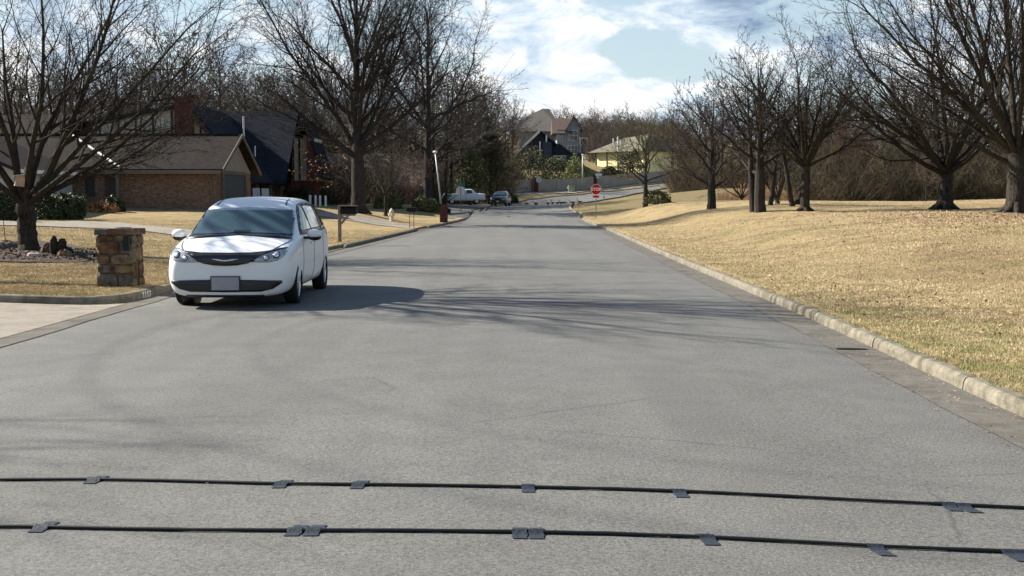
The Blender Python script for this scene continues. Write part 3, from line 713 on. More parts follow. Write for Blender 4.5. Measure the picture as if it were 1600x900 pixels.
row([(660, 128, 95), (695, 120, 100), (722, 150, 90), (750, 156, 130), (615, 112, 160), (650, 116, 165), (705, 148, 110), (730, 150, 120), (765, 154, 125), (745, 160, 110), (680, 118, 90)], 'bare tree of the dark wood behind the street lamp', 'trees behind the street lamp', wide=1.25)
row([(772, 182, 150), (790, 262, 158), (760, 190, 140), (835, 290, 172), (800, 240, 150)], 'greyish brown tree in the wood left of the distant houses', 'trees left of the distant houses', wide=1.4)
row([(868, 300, 172), (885, 310, 166), (905, 300, 176), (925, 315, 168), (945, 300, 182), (965, 310, 170), (985, 300, 182), (1005, 290, 184), (1022, 280, 198), (935, 285, 198), (915, 290, 202), (975, 285, 202), (1000, 270, 206), (1040, 270, 180)],
    'brown bare tree on the ridge above the distant houses', 'trees on the far ridge', wide=1.5)
row([(1050, 215, 155), (1075, 190, 150), (1100, 170, 160), (1045, 240, 190), (1065, 160, 200)], 'bare tree behind the house with white gable at the bend', 'trees by the bend', wide=1.3)
row([(1090, 135, 150), (1125, 128, 140), (1160, 134, 150), (1195, 126, 150), (1230, 134, 140), (1265, 128, 150), (1300, 132, 130), (1335, 126, 135), (1140, 140, 165)], 'bare tree of the wood beyond the grassy bank', 'trees beyond the grassy bank', wide=1.25)
row([(1290, 108, 165), (1320, 102, 150), (1350, 108, 130), (1375, 100, 150), (1400, 110, 120), (1425, 102, 140), (1450, 112, 110), (1480, 104, 130), (1510, 110, 120), (1540, 102, 130), (1570, 110, 110), (1600, 104, 120), (1640, 108, 100), (1460, 96, 190), (1530, 96, 200)],
    'dark bare tree of the wood edge behind the right lawn', 'trees behind the right lawn', wide=1.2)
row([(1345, 96, 200), (1310, 98, 185)], 'reddish twigged bare tree at the wood edge behind the right lawn', 'reddish trees at the wood edge', twig=TWIG_RED)
row([(1215, 96, 190), (1280, 99, 180), (1390, 96, 190)], 'olive tinged bare tree at the wood edge behind the right lawn', 'olive trees at the wood edge', twig=TWIG_OLIVE)
row([(1445, 84, 245)], 'thin pale trunk standing alone before the dark wood edge', None, v=4)
row([(740, 149, 200), (780, 165, 205), (768, 152, 190)], 'olive twigged tree around the dark evergreen by the side street', 'olive trees by the side street', twig=TWIG_OLIVE, wide=1.3)

# undergrowth
def twig_mass(name, region, n, hmin, hmax, m, label, rad=.012, seed=1):
    rr = np.random.RandomState(seed); L = []
    for i in range(n):
        px = rr.uniform(region[0], region[1]); Y = rr.uniform(region[2], region[3]); x = (px-800)/FPX*Y
        L.append((x, Y))
    A = np.array(L); zz = Zn(A[:, 0], A[:, 1]); lines = []
    for (x, Y), z in zip(L, zz):
        h = rr.uniform(hmin, hmax)*(.6+.8*abs(math.sin(x*.7)+.5*math.sin(x*1.9+1))/1.5); dx, dy = np.clip(rr.normal(0, .42, 2), -.7, .7)*h; h *= rr.choice([.5, .8, 1., 1.25], p=[.35, .3, .25, .1])
        p0 = np.array([x, Y, z-.1]); p2 = p0+np.array([dx, dy, h]); p1 = (p0+p2)/2+rr.normal(0, .12, 3)*h
        lines.append(([p0, p1, p2], [rad, rad*.8, rad*.5], 3))
        for k in range(4):
            q = p0+(p2-p0)*rr.uniform(.3, .95); e = q+np.array([rr.normal(0, .35), rr.normal(0, .3), rr.uniform(.1, .6)])*h*.6
            lines.append(([q, (q+e)/2+rr.normal(0, .05, 3)*h, e], [rad*.7, rad*.5, rad*.4], 3))
    o = tubes_mesh(name, lines, m); tag(o, label, 'undergrowth', kind='stuff'); return o
BRUSH = mat('brush', (.060, .045, .032), .95, .4, .4, c2=(.085, .068, .042)); WEED = mat('dead_weeds', (.30, .19, .10), .95, .3, .5)
BRUSHG = mat('dark_green_brush', (.05, .055, .03), .95, .4, .4)
twig_mass('undergrowth', (1240, 1680, 90, 118), 5200, 1.2, 4.6, BRUSH, 'dense dark brush at the foot of the wood behind the right lawn', .022, 3)
twig_mass('undergrowth', (1240, 1680, 92, 112), 2600, .8, 2.6, BRUSHG, 'dark green brush at the foot of the wood behind the right lawn', .025, 4)
twig_mass('undergrowth', (1120, 1330, 92, 104), 1500, .5, 1.6, WEED, 'reddish brown dead weeds on the grassy bank', .012, 5)
twig_mass('undergrowth', (560, 690, 118, 150), 2400, 1.5, 5.0, BRUSH, 'dark brush under the trees behind the street lamp', .024, 6)
twig_mass('undergrowth', (680, 800, 152, 190), 2200, 1.5, 4.5, BRUSH, 'dark brush behind the parked vehicles', .028, 16)
twig_mass('undergrowth', (1050, 1290, 124, 150), 2400, 1.5, 5.0, BRUSH, 'dark brush under the trees beyond the grassy bank', .024, 7)
twig_mass('undergrowth', (640, 800, 170, 215), 1800, 2, 6.0, BRUSH, 'brush on the slope left of the distant houses', .035, 8)
twig_mass('undergrowth', (800, 1060, 270, 330), 2200, 2, 5.0, TWIG_FAR, 'brown brush on the far ridge', .05, 9)
twig_mass('undergrowth', (-100, 620, 100, 125), 4200, 2, 6.0, BRUSH, 'dark brush behind the houses on the left', .024, 10)
twig_mass('undergrowth', (-100, 640, 124, 150), 3600, 6, 12.0, BRUSH, 'tall dense thicket rising behind the houses on the left', .034, 11)
twig_mass('undergrowth', (1250, 1700, 112, 130), 1800, 4, 8.0, BRUSH, 'tall thicket deep in the wood behind the right lawn', .03, 12)

twig_mass('undergrowth', (918, 1080, 228, 268), 2200, 2.5, 6.0, TWIG_FAR, 'brown brush on the hillside between the distant houses', .04, 13)
twig_mass('undergrowth', (640, 684, 112, 122), 400, 1.0, 3.0, BRUSH, 'dark brush right behind the bushes by the street lamp', .02, 14)
# trees out of frame on the left, whose branches shade the road
t = big_tree(12, 14, .22, 6.8, [(6.8, 0, 40, 4.6, .12), (6.8, 45, 32, 4.8, .12), (6.8, 95, 38, 4.4, .11), (6.8, 300, 36, 4.8, .12), (6.8, 335, 54, 4.6, .10), (6.8, 20, 62, 4.6, .09), (6.8, 180, 32, 4.4, .11), (6.8, 245, 38, 4.4, .10), (6.8, 350, 18, 5.2, .12), (6.6, 70, 60, 4.2, .09), (6.7, 275, 62, 4.2, .08), (6.6, 215, 60, 4.2, .08)], FPO, leader=False)
t.make('bare_tree', BARK2, 'bare street tree left of the driveway mouth, nearer than the parked minivan', loc=(-12.6, 24.4, Z(-12.6, 24.4)))
t = big_tree(13, 9, .24, 2.6, [(2.6, 0, 40, 5.6, .15), (2.6, 60, 30, 6, .15), (2.6, 120, 36, 5.6, .14), (2.6, 200, 34, 6, .15), (2.6, 270, 45, 5.8, .13), (2.6, 320, 52, 6, .12), (2.6, 180, 12, 6.5, .14)], FPO, leader=False)
t.make('bare_tree', BARK2, 'bare street tree beside the lower left corner, nearest to the viewer', loc=(-19.0, 12.0, Z(-19.0, 12.0)))

# ------------------------------------------------------------------ drives, far roads, pavements
def apron(x, y):
    d = float(xl(y)) - x
    if y < 100 and d < .7: return max(0.004, .145*max(0, min(1, d/.7))) if d > 0 else .006
    return max(T(x, y), .0)
tag(sheet('driveway', [(-6.33, 11.6), (-6.33, 19.9), (-6.5, 19.75), (-6.75, 19.56), (-7.1, 19.48), (-7.6, 19.5), (-8.3, 19.58), (-11, 19.78), (-17, 20.2), (-22, 20.6), (-22, 11.6)], DRIVE, .012, .4,
          fz=lambda x, y: .008 + .022*max(0, -6.35-x)))
def gp(*a): p = G(*a); return (p.x, p.y)
XLd = lambda y: (float(xl(y))+.01, y)
sheet('driveway', [XLd(35.7), XLd(38.3), XLd(40.8), gp(505, 382), gp(380, 367), gp(280, 358), gp(190, 349), gp(120, 346), gp(-60, 345), gp(-60, 352), gp(60, 354), gp(180, 358), gp(280, 369), gp(400, 388), gp(460, 394)], DRIVE, .03, .8, fz=apron)
sheet('driveway', [XLd(62.7), XLd(66.3), (-5.6, 66.2), gp(640, 352), gp(600, 345), gp(560, 337), gp(505, 331), gp(440, 329), gp(440, 333), gp(505, 339), gp(560, 347), gp(610, 354), gp(640, 359)], DRIVE, .03, .8, fz=apron)
SS = [XLd(86.3), (float(xl(96)), 96.), (float(xl(99.8)), 99.8), (-5.3, 100.8), (-5.5, 92), (-4.6, 88.6)]
sheet('side_street', SS, ASPHALT, .035, 1.0)
FR = [(float(xl(99.6)), 99.6), (float(xr(99.6)), 99.6), gp(903, 338), gp(894, 330), gp(889, 325.5), gp(905, 318.5), gp(935, 314.5), gp(968, 309), gp(1005, 301.5), gp(1040, 294.5), gp(1066, 290), (32, 212), (38, 222), (34, 232), gp(1064, 286.5), gp(1030, 291), gp(960, 299.5), gp(910, 305), gp(864, 308.3), gp(826, 313), gp(793, 318.5), gp(770, 323.5), gp(752, 330)]
print('FR', [tuple(round(c, 1) for c in p) for p in FR])
sheet('far_road', FR, ASPHALT, .05, 2.0)
def kerb_px(pts, side, **k):
    P = [Vector((*(gp(*p) if p[1] > 250 or p[0] > 300 else p), 0)) for p in pts]; out = []
    for a, b in zip(P[:-1], P[1:]):
        n = max(1, int((b-a).length/1.5))
        for i in range(n): q = a.lerp(b, i/n); out.append((q.x, q.y))
    out.append((P[-1].x, P[-1].y)); kerb('kerb', out, side, zf=lambda x, y: T(x, y)+.03, h=.13, **k)
kerb_px([(905, 341), (903, 338), (894, 330), (889, 325.5)], 1)
kerb_px([(889, 325.5), (905, 318.5), (935, 314.5), (968, 309), (1005, 301.5), (1040, 294.5)], 1)
kerb_px([(752, 330), (770, 323.5), (793, 318.5), (826, 313), (864, 308.3)], -1)
kerb_px([(864, 308.3), (910, 305), (960, 299.5), (1030, 291)], -1)
kerb_px([(694, 336.5), (700, 336.5), (722, 335), (745, 332), (752, 330)], -1)
WALK = make_concrete('pale_pavement', (.42, .36, .29), (.50, .43, .35), (.36, .29, .22))
sheet('pavement', [gp(780, 306.5), gp(836, 303.5), gp(900, 301.5), gp(960, 295), gp(1040, 286.5), gp(1040, 285), gp(960, 292.5), gp(900, 299), gp(836, 300.5), gp(780, 303.5)], WALK, .05, 2.0)
sheet('parking_bay', [gp(694, 327), gp(762, 324.5), gp(775, 321), gp(760, 319.5), gp(694, 320.5)], ASPHALT, .05, 2.0)

# ------------------------------------------------------------------ houses
def part(name, m, parent, fn, **k): mb = MB(); fn(mb); return mb.build(name, m, parent, **k)
def gable_roof(parent, m, axis, a, b, c0, c1, ze, zr, over=.4, th=.18, cr=None, fascia=TAUPE):
    """ridge along axis from a to b; eaves at c0 and c1 (walls); returns roof"""
    cr = (c0+c1)/2 if cr is None else cr
    s0 = (zr-ze)/(cr-c0); s1 = (zr-ze)/(c1-cr)
    poly = [(c0-over, ze-over*s0), (cr, zr), (c1+over, ze-over*s1), (c1+over, ze-over*s1-th), (cr, zr-th*1.15), (c0-over, ze-over*s0-th)]
    mb = MB(); mb.prism(poly, axis, a, b); return mb.build('roof', m, parent)
def window(parent, face, u, z0, z1, plane, w, mframe=WHITE, mull=0, bars=0):
    """face '-y' or '+x': a frame with a recessed pane"""
    f = MB(); t = .07
    def bx(mb, u0, u1, a, b, d0, d1):
        if face == '-y': mb.b2(u0, u1, plane-d1, plane-d0, a, b)
        else: mb.b2(plane+d0, plane+d1, u0, u1, a, b)
    u0, u1 = u-w/2, u+w/2
    bx(f, u0, u1, z0, z0+t, .0, .07); bx(f, u0, u1, z1-t, z1, .0, .07); bx(f, u0, u0+t, z0+t, z1-t, .0, .07); bx(f, u1-t, u1, z0+t, z1-t, .0, .07)
    for i in range(mull): uu = u0+(u1-u0)*(i+1)/(mull+1); bx(f, uu-.025, uu+.025, z0+t, z1-t, .0, .055)
    for i in range(bars): zz = z0+(z1-z0)*(i+1)/(bars+1); bx(f, u0+t, u1-t, zz-.025, zz+.025, .0, .05)
    fo = f.build('window', mframe, parent); g_ = MB(); bx(g_, u0+t*.9, u1-t*.9, z0+t*.9, z1-t*.9, .004, .03); g_.build('pane', GLASS, fo); return fo

# low brick house
h = empty('brick_house', (-20, 72.5, 1.0), 0, 'low tan brick house with brown shingle roof and garage door in its right gable', 'house')
h.location = (0, 0, 0)
part('wall', BRICK, h, lambda m: (m.b2(-27, -16.5, 68, 77, .5, 3.42)))
part('wall', BRICK, h, lambda m: (m.b2(-38, -27, 69.2, 85, .5, 3.42)))
part('gable', mat('grey_gable_board', (.27, .245, .21), .85, .08, 1.5), h, lambda m: m.prism([(68.02, 3.2), (72.5, 5.25), (76.98, 3.2)], 'X', -16.62, -16.47))
gable_roof(h, SHINGLE, 'X', -31, -16.0, 68, 77, 3.52, 5.42, .55)
gable_roof(h, SHINGLE, 'X', -38, -27.2, 69, 86, 3.65, 6.95, .5)
part('fascia', TAUPE, h, lambda m: (m.b2(-30, -16.05, 67.33, 67.42, 3.02, 3.22), m.prism([(67.42, 3.06), (72.5, 5.24), (77.6, 3.06), (77.6, 3.3), (72.5, 5.47), (67.42, 3.3)], 'X', -15.99, -15.93)))
part('ridge_cap', SHINGLE, h, lambda m: [m.box((-30.8+.32*i, 72.5, 5.45), (.24, .36, .07), rx=0) for i in range(46)])
s1 = (5.42-3.52)/4.5
part('flashing', mat('pale_metal_flashing', (.42, .42, .41), .6, .05, 3), h, lambda m: m.tube([(-25.9, 72.2, 5.36), (-21.7, 67.55, 3.40)], .075, 6))
part('garage_door', DARKDOOR, h, lambda m: (m.b2(-16.49, -16.44, 69.5, 75.1, .95, 3.05), [m.b2(-16.44, -16.43, 69.5, 75.1, 1.45+.5*i, 1.47+.5*i) for i in range(4)]))
part('door_frame', TAUPE, h, lambda m: (m.b2(-16.49, -16.38, 69.3, 69.5, .9, 3.25), m.b2(-16.49, -16.38, 75.1, 75.3, .9, 3.25), m.b2(-16.49, -16.38, 69.5, 75.1, 3.05, 3.25)))
part('downspout', TAUPE, h, lambda m: m.tube([(-16.9, 67.4, 3.1), (-16.75, 67.9, 2.7), (-16.7, 67.92, 1.0)], .05, 6))
part('door', mat('brown_door', (.06, .045, .038), .6, .1, 2), h, lambda m: m.b2(-22.65, -21.95, 67.93, 67.99, .9, 3.3))
part('porch_post', TAUPE, h, lambda m: m.b2(-21.9, -21.75, 67.45, 67.6, .8, 3.2))
for u in (-25.2, -23.5): window(h, '-y', u, 1.75, 3.2, 67.99, .5, DTRIM, 0, 1)
gw = empty('garage_wing_house', (0, 0, 0), 0, 'pale grey walled wing with brown roof behind the lawn tree at the left edge', 'house')
part('wall', PALE, gw, lambda m: m.b2(-33, -24.5, 60, 68.2, .3, 3.2))
part('gable', PALE, gw, lambda m: m.prism([(-33, 3.2), (-28.7, 5.0), (-24.5, 3.2)], 'Y', 60.02, 60.2))
gable_roof(gw, SHINGLE, 'Y', 59.5, 68.2, -33, -24.5, 3.3, 5.2, .5)
part('fascia', WHITE, gw, lambda m: m.b2(-24.0, -23.92, 59.5, 68, 2.92, 3.1))

# tudor house with the steep blue grey roof
h = empty('tudor_house', (0, 0, 0), 0, 'tudor house with cream timbered gable, red brick chimney and steep blue grey roof', 'house')
part('wall', CREAM, h, lambda m: m.prism([(-30, 3.1), (-30, 6.75), (-22.3, 8.0), (-18.35, 3.1)], 'Y', 85, 92))
part('lower_wall', BRICK_RED, h, lambda m: m.b2(-30, -19.4, 85.02, 98, .5, 3.1))
part('timber', DTRIM, h, lambda m: ([m.b2(x-.07, x+.07, 84.93, 85.0, 3.2, zt) for x, zt in ((-28.6, 6.9), (-27.3, 7.1), (-26.1, 7.3), (-24.9, 7.5), (-23.6, 7.7), (-21.6, 7.0))],
     m.b2(-30, -20.0, 84.92, 84.985, 5.9, 6.05), m.b2(-30, -18.2, 84.92, 84.985, 3.02, 3.22)))
part('roof', SHINGLE_BLUE, h, lambda m: (m.prism([(-22.4, 8.25), (-17.75, 2.75), (-17.95, 2.62), (-22.4, 7.9)], 'Y', 84.6, 97.5),
     m.prism([(-30.4, 6.75), (-22.4, 8.25), (-22.4, 8.02), (-30.4, 6.55)], 'Y', 84.6, 97.5)))
part('wing_roof', SHINGLE_BLUE, h, lambda m: m.prism([(91.2, 3.0), (97, 8.5), (103, 3.0), (103, 2.8), (97, 8.25), (91.2, 2.8)], 'X', -26, -16.9))
part('bargeboard', DTRIM, h, lambda m: m.prism([(-22.4, 8.02), (-17.9, 2.66), (-18.2, 2.62), (-22.5, 7.7)], 'Y', 84.5, 84.58))
ch = part('chimney', BRICK_RED, h, lambda m: (m.b2(-23.15, -22.05, 84.0, 84.9, .5, 8.3), m.b2(-23.25, -21.95, 83.9, 85.0, 8.3, 8.6)))
part('vent_pipe', WHITE, h, lambda m: m.tube([(-20.6, 94, 6.0), (-20.6, 94, 7.9)], .07, 8))
part('vent_pipe', WHITE, h, lambda m: m.tube([(-19.5, 92.8, 4.7), (-19.5, 92.8, 5.6)], .05, 8))
for i in range(6):
    y = 85.3+2.3*i; part('porch_post', TAUPE if i % 2 else DTRIM, h, lambda m: m.b2(-18.4, -18.22, y, y+.16, .6, 3.0))
window(h, '+x', 88.5, 1.5, 2.7, -19.4, 1.4, DTRIM, 2); window(h, '+x', 93.5, 1.2, 2.8, -19.4, 1.0, DTRIM, 1)
part('end_wall', CREAM, h, lambda m: m.b2(-17.5, -15.7, 97.2, 101, 3.05, 6.4))
part('end_base', BRICK_RED, h, lambda m: m.b2(-17.6, -15.6, 97.1, 101, .5, 3.05))
part('end_timber', DTRIM, h, lambda m: [m.b2(x, x+.14, 97.1, 97.19, 3.1, 6.4) for x in (-17.45, -16.95, -16.3, -15.85)])
part('end_gable', BRICK_RED, h, lambda m: m.prism([(-16.2, 3.2), (-16.2, 7.4), (-15.0, 3.4)], 'Y', 96.4, 96.9))
part('end_roof', SHINGLE_BLUE, h, lambda m: m.prism([(-17.8, 6.3), (-16.3, 7.9), (-14.7, 3.2), (-14.95, 3.1), (-16.3, 7.6), (-17.7, 6.1)], 'Y', 96.3, 101.4))
# low house beyond
h = empty('low_house', (0, 0, 0), 0, 'low house with tan roof and dark windowed porch behind the tallest oak', 'house')
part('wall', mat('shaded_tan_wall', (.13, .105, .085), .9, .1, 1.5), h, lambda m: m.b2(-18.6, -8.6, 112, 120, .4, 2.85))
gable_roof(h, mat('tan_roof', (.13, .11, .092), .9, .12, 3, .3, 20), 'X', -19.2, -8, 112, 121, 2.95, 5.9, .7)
part('roof_shading', SHINGLE_BLUE, h, lambda m: m.prism([(110.2, 2.75), (112.6, 4.5), (112.6, 4.3), (110.2, 2.6)], 'X', -16.4, -13.2))  # blue-grey slab added for the shading on the low roof
part('fascia', TAUPE, h, lambda m: m.b2(-16.5, -8, 110.1, 110.25, 2.45, 2.7))
for x in (-16.3, -14.6, -13.2, -11.0, -9.6): part('porch_post', TAUPE, h, lambda m: m.b2(x-.12, x+.12, 110.4, 110.6, .5, 2.5))
for x in (-17.6, -15.4, -13.9, -10.4): window(h, '-y', x, 1.0, 2.4, 112, 1.2, DTRIM, 1)
DARKBLUE = mat('dark_blue_grey_wall', (.045, .05, .065), .85, .1, 1)
# A-frame
def gz(x, y): return T(x, y)
h = empty('steep_roof_house', (0, 0, 0), 0, 'dark steep-roofed house with one lit left roof edge behind the board fence', 'house')
part('wall', DARKBLUE, h, lambda m: (m.prism([(-.2, 5), (-.2, 8.4), (4.9, 12.9), (12.2, 7.2), (12.2, 5)], 'Y', 215, 228), m.b2(6.4, 12.2, 213.5, 215, 5, 9.4)))
part('roof', SHINGLE_SUNLIT, h, lambda m: m.prism([(-1.2, 7.6), (4.9, 13.3), (4.9, 12.95), (-1.2, 7.2)], 'Y', 214.0, 229))  # left slope's sunlight is put into its paler shingle colour
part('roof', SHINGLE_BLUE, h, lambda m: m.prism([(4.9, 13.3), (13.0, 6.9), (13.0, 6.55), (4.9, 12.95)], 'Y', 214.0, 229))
part('bargeboard', mat('sunlit_rake', (.62, .61, .57), .7, .05, 2), h, lambda m: m.prism([(-1.2, 7.75), (4.9, 13.5), (4.9, 12.95), (-1.2, 7.2)], 'Y', 213.7, 213.95))  # pale board paints in the sunlit edge of the left rake
part('dormer', SHINGLE_BLUE, h, lambda m: (m.prism([(6.0, 9.2), (8.2, 11.0), (10.6, 9.2)], 'Y', 212.9, 217)))
part('chimney', DARKBLUE, h, lambda m: m.b2(5.5, 6.9, 212.6, 214.2, 6, 11.2))
for x in (4.9, 6.0): part('vent_pipe', WHITE, h, lambda m: m.tube([(x, 213.6, 8.9 if x < 5 else 11), (x, 213.6, 11.3 if x < 5 else 12.4)], .12, 8))
window(h, '-y', 8.3, 7.7, 8.9, 213.45, 2.2, WHITE, 2, 1)
# upper houses
h = empty('hip_roof_house', (0, 0, 0), 0, 'large house with grey brown hip roof, highest on the hill', 'house')
part('wall', mat('grey_brown_wall', (.20, .185, .17), .9, .1, 1), h, lambda m: m.b2(1.5, 10.2, 262, 276, 8, 15.8))
part('roof', mat('hip_grey', (.085, .078, .072), .9, .1, 1), h, lambda m: m.add([(-.2, 261, 15.6), (10.9, 261, 15.6), (10.9, 277, 15.6), (-.2, 277, 15.6), (6.6, 268, 20.9), (8.2, 268, 20.9), (1.6, 268, 18.4)], [(0, 1, 5, 4, 6), (1, 2, 5), (2, 3, 6, 4, 5), (3, 0, 6), (0, 3, 2, 1)]))
window(h, '-y', 7.6, 12.8, 14.2, 262, 1.4, WHITE, 1, 1)
window(h, '-y', 4.6, 12.8, 14.2, 262, 1.4, WHITE, 1, 1)
h = empty('grey_gable_house', (0, 0, 0), 0, 'tall blue grey house with brown roof and white windowed gable on the hill', 'house')
BLUEGREY = mat('blue_grey_siding', (.22, .245, .27), .85, .06, 1)
part('wall', BLUEGREY, h, lambda m: (m.b2(9.2, 13.7, 250, 260, 8, 15.4), m.prism([(11.0, 15.4), (12.6, 18.0), (14.2, 15.4)], 'Y', 249.9, 250.3), m.b2(13.7, 15.2, 251, 259, 8, 13.6)))
part('roof', mat('brown_red_roof', (.10, .07, .06), .9, .12, 2), h, lambda m: (m.prism([(249, 14.6), (254.5, 17.9), (260.5, 14.6)], 'X', 8.2, 12.4), m.prism([(10.7, 15.1), (12.6, 18.3), (14.5, 15.1), (14.5, 14.9), (12.6, 18.05), (10.7, 14.9)], 'Y', 249.2, 255)))
window(h, '-y', 12.5, 13.2, 15.3, 249.96, 1.9, WHITE, 1, 1); window(h, '-y', 12.4, 10.4, 12.2, 249.96, 2.1, WHITE, 2, 1); window(h, '-y', 9.9, 13.0, 14.2, 249.96, 1.0, WHITE, 1)
part('porch', WHITE, h, lambda m: (m.b2(13.7, 15.6, 249.3, 251, 13.5, 13.75), m.b2(13.8, 14.0, 249.4, 249.6, 8, 13.5), m.b2(15.2, 15.4, 249.4, 249.6, 8, 13.5)))
part('dormer', BLUEGREY, h, lambda m: (m.prism([(8.6, 13.2), (9.4, 14.4), (10.2, 13.2)], 'Y', 248.6, 250)))
h = empty('yellow_house', (0, 0, 0), 0, 'yellow timbered house with olive grey hip roof behind the fence', 'house')
YEL = mat('yellow_stucco', (.82, .74, .40), .85, .05, .6)
part('wall', YEL, h, lambda m: m.b2(15.4, 27.0, 222, 231, 4.5, 9.9))
part('timber', DTRIM, h, lambda m: ([m.b2(x, x+.16, 221.9, 221.98, 5, 9.85) for x in (15.45, 18.2, 20.9, 23.7)], m.b2(15.4, 27.0, 221.88, 221.96, 7.0, 7.15)))
part('roof', mat('olive_grey_roof', (.13, .12, .09), .9, .12, 1.5, .3, 10), h, lambda m: m.add([(14.4, 221, 9.7), (28.0, 221, 9.7), (28.0, 232, 9.7), (14.4, 232, 9.7), (18.3, 226.5, 12.4), (24.2, 226.5, 12.9)], [(0, 1, 5, 4), (1, 2, 5), (2, 3, 4, 5), (3, 0, 4), (0, 3, 2, 1)]))
window(h, '-y', 21.8, 7.5, 9.2, 221.97, 1.0, WHITE, 1, 1); TURN = [(h, (16.0, 222.5), -48)]
part('vent_pipe', WHITE, h, lambda m: m.tube([(21.3, 221.6, 9.6), (21.3, 221.6, 12.4)], .16, 8)); part('vent_pipe', WHITE, h, lambda m: m.tube([(17.9, 224, 11), (17.9, 224, 12.3)], .10, 8))
h = empty('cream_house', (0, 0, 0), 0, 'cream house with reddish roof half hidden by trees at the road bend', 'house')
part('wall', mat('cream_wall', (.72, .66, .55), .85, .05, 1), h, lambda m: (m.b2(27.2, 33.5, 236, 246, 5, 9.4),))
part('gable', mat('cream_wall', (.72, .66, .55), .85, .05, 1), h, lambda m: m.prism([(27.2, 9.4), (29.6, 11.3), (32, 9.4)], 'Y', 236, 236.3))
part('roof', mat('brown_red_roof', (.10, .07, .06)), h, lambda m: m.prism([(235.2, 9.2), (241, 12.2), (246.8, 9.2), (246.8, 9.0), (241, 11.9), (235.2, 9.0)], 'X', 26.6, 34))
window(h, '-y', 30.5, 6.6, 8.4, 235.97, 1.4, DTRIM, 1); TURN.append((h, (29, 238), -60))

# board fence with brick pillars
fpts = [gp(772, 302), gp(806, 300), gp(836, 298.5), gp(870, 298), gp(900, 297), gp(929, 293.5), gp(965, 290), gp(1000, 286.5), gp(1030, 283.5), gp(1056, 281)]
BOARD = mat('grey_tan_boards', (.30, .265, .225), .9, .12, .8)
f = empty('board_fence', (0, 0, 0), 0, 'long grey tan board fence along the far road', 'fence')
for a, b in zip(fpts[:-1], fpts[1:]):
    a = Vector((*a, T(*a))); b = Vector((*b, T(*b))); n = max(1, int((b-a).length/2.4)); mbp = MB(); ang = math.atan2(b.y-a.y, b.x-a.x)
    for i in range(n*12):
        q = a.lerp(b, (i+.5)/(n*12)); w = (b-a).length/(n*12)
        mbp.box((q.x, q.y, q.z+.85+.02*math.sin(i*7)), (w*.97, .03, 1.75), ang)
    mbp.build('panel', BOARD, f)
    m2 = MB(); m2.box((a.x, a.y, a.z+.9), (.14, .14, 1.9), ang); m2.build('post', BOARD, f)
for px, py, lab in ((837.5, 299, 'dark red brick pillar in the fence beside the far sign'), (929, 293.5, 'dark red brick pillar in the fence right behind the red stop sign')):
    p = G(px, py); e = empty('brick_pillar', (p.x, p.y-.2, p.z), 0, lab, 'pillar')
    part('shaft', BRICK_RED, e, lambda m: m.b2(-.32, .32, -.32, .32, -.2, 1.85)); part('cap', BRICK_RED, e, lambda m: m.box((0, 0, 1.92), (.76, .76, .14)))
# ------------------------------------------------------------------ leafy shrubs and evergreens
LEAF_D = mat('dark_leaf', (.025, .04, .018), .55, .35, .8, c2=(.045, .06, .025))
LEAF_O = mat('olive_leaf', (.075, .085, .035), .7, .35, .5, c2=(.12, .115, .05))
LEAF_O2 = mat('green_leaf', (.045, .065, .025), .6, .35, .5, c2=(.08, .10, .04))
LEAF_Y = mat('yellow_green_leaf', (.17, .19, .07), .7, .3, .5)
LEAF_B = mat('brown_leaf', (.26, .14, .06), .8, .35, .8)
def leaf_mesh(name, C, size, m, parent, seed=0):
    rr = np.random.RandomState(seed); n = len(C); a = rr.normal(size=(n, 3)); a /= np.linalg.norm(a, axis=1, keepdims=True)
    b = np.cross(a, rr.normal(size=(n, 3))); b /= np.linalg.norm(b, axis=1, keepdims=True)+1e-9
    s = (size*rr.uniform(.6, 1.4, n))[:, None]
    V = np.stack([C-a*s, C+b*s*.55, C+a*s, C-b*s*.55], 1).reshape(-1, 3); F = np.arange(4*n).reshape(-1, 4)
    return np_mesh(name, V, F, m, parent)
def bush(name, pos, rx, ry, h, n, size, m, label, cat='shrub', seed=0, group=None, box=False):
    rr = np.random.RandomState(seed+7); e = empty(name, pos, 0, label, cat, group)
    nb_ = 26; ph = rr.uniform(0, 6.28, (6,)); kk = rr.normal(size=(6, 3))*2.2
    d = rr.normal(size=(n, 3)); d /= np.linalg.norm(d, axis=1, keepdims=True); d[:, 2] = np.abs(d[:, 2])*1.0
    r = rr.uniform(.55, 1, n)**.5
    if box: d = d/np.maximum(np.abs(d).max(1, keepdims=True), .62)
    lump = 1 + .14*sum(np.sin(d@kk[i]*1.6+ph[i]) for i in range(6))/2
    C = d*(r*lump)[:, None]*np.array([rx, ry, h]); C[:, 2] = np.maximum(C[:, 2], .02)
    leaf_mesh('foliage', C, size, m, e, seed)
    L = []
    for i in range(16):
        a = rr.uniform(0, 6.28); q = np.array([math.cos(a)*rx*.6, math.sin(a)*ry*.6, h*rr.uniform(.4, .8)]); L.append(([np.zeros(3), q*.5+rr.normal(0, .04, 3), q], [.03, .02, .01], 4))
    tubes_mesh('stem', L, BARK, e); return e
b_ = at(93, 56); bush('hedge', (b_.x, b_.y, b_.z), 1.05, .8, 1.15, 9000, .055, LEAF_D, 'dark clipped hedge in front of the brick house windows', 'hedge', 1, box=True)
b_ = at(-2, 52); bush('round_bush', (b_.x, b_.y, b_.z), .85, .8, 1.25, 5000, .055, LEAF_D, 'dark round bush at the left edge beside the thin pole', seed=2)
b_ = at(155, 64); bush('dead_shrub', b_, 1.0, .6, .55, 900, .06, LEAF_B, 'low dry shrub against the brick house wall', seed=3)
b_ = at(180, 65.5); bush('low_bush', b_, .55, .5, .8, 1400, .06, LEAF_D, 'dark little bush beside the brick house door', seed=4)
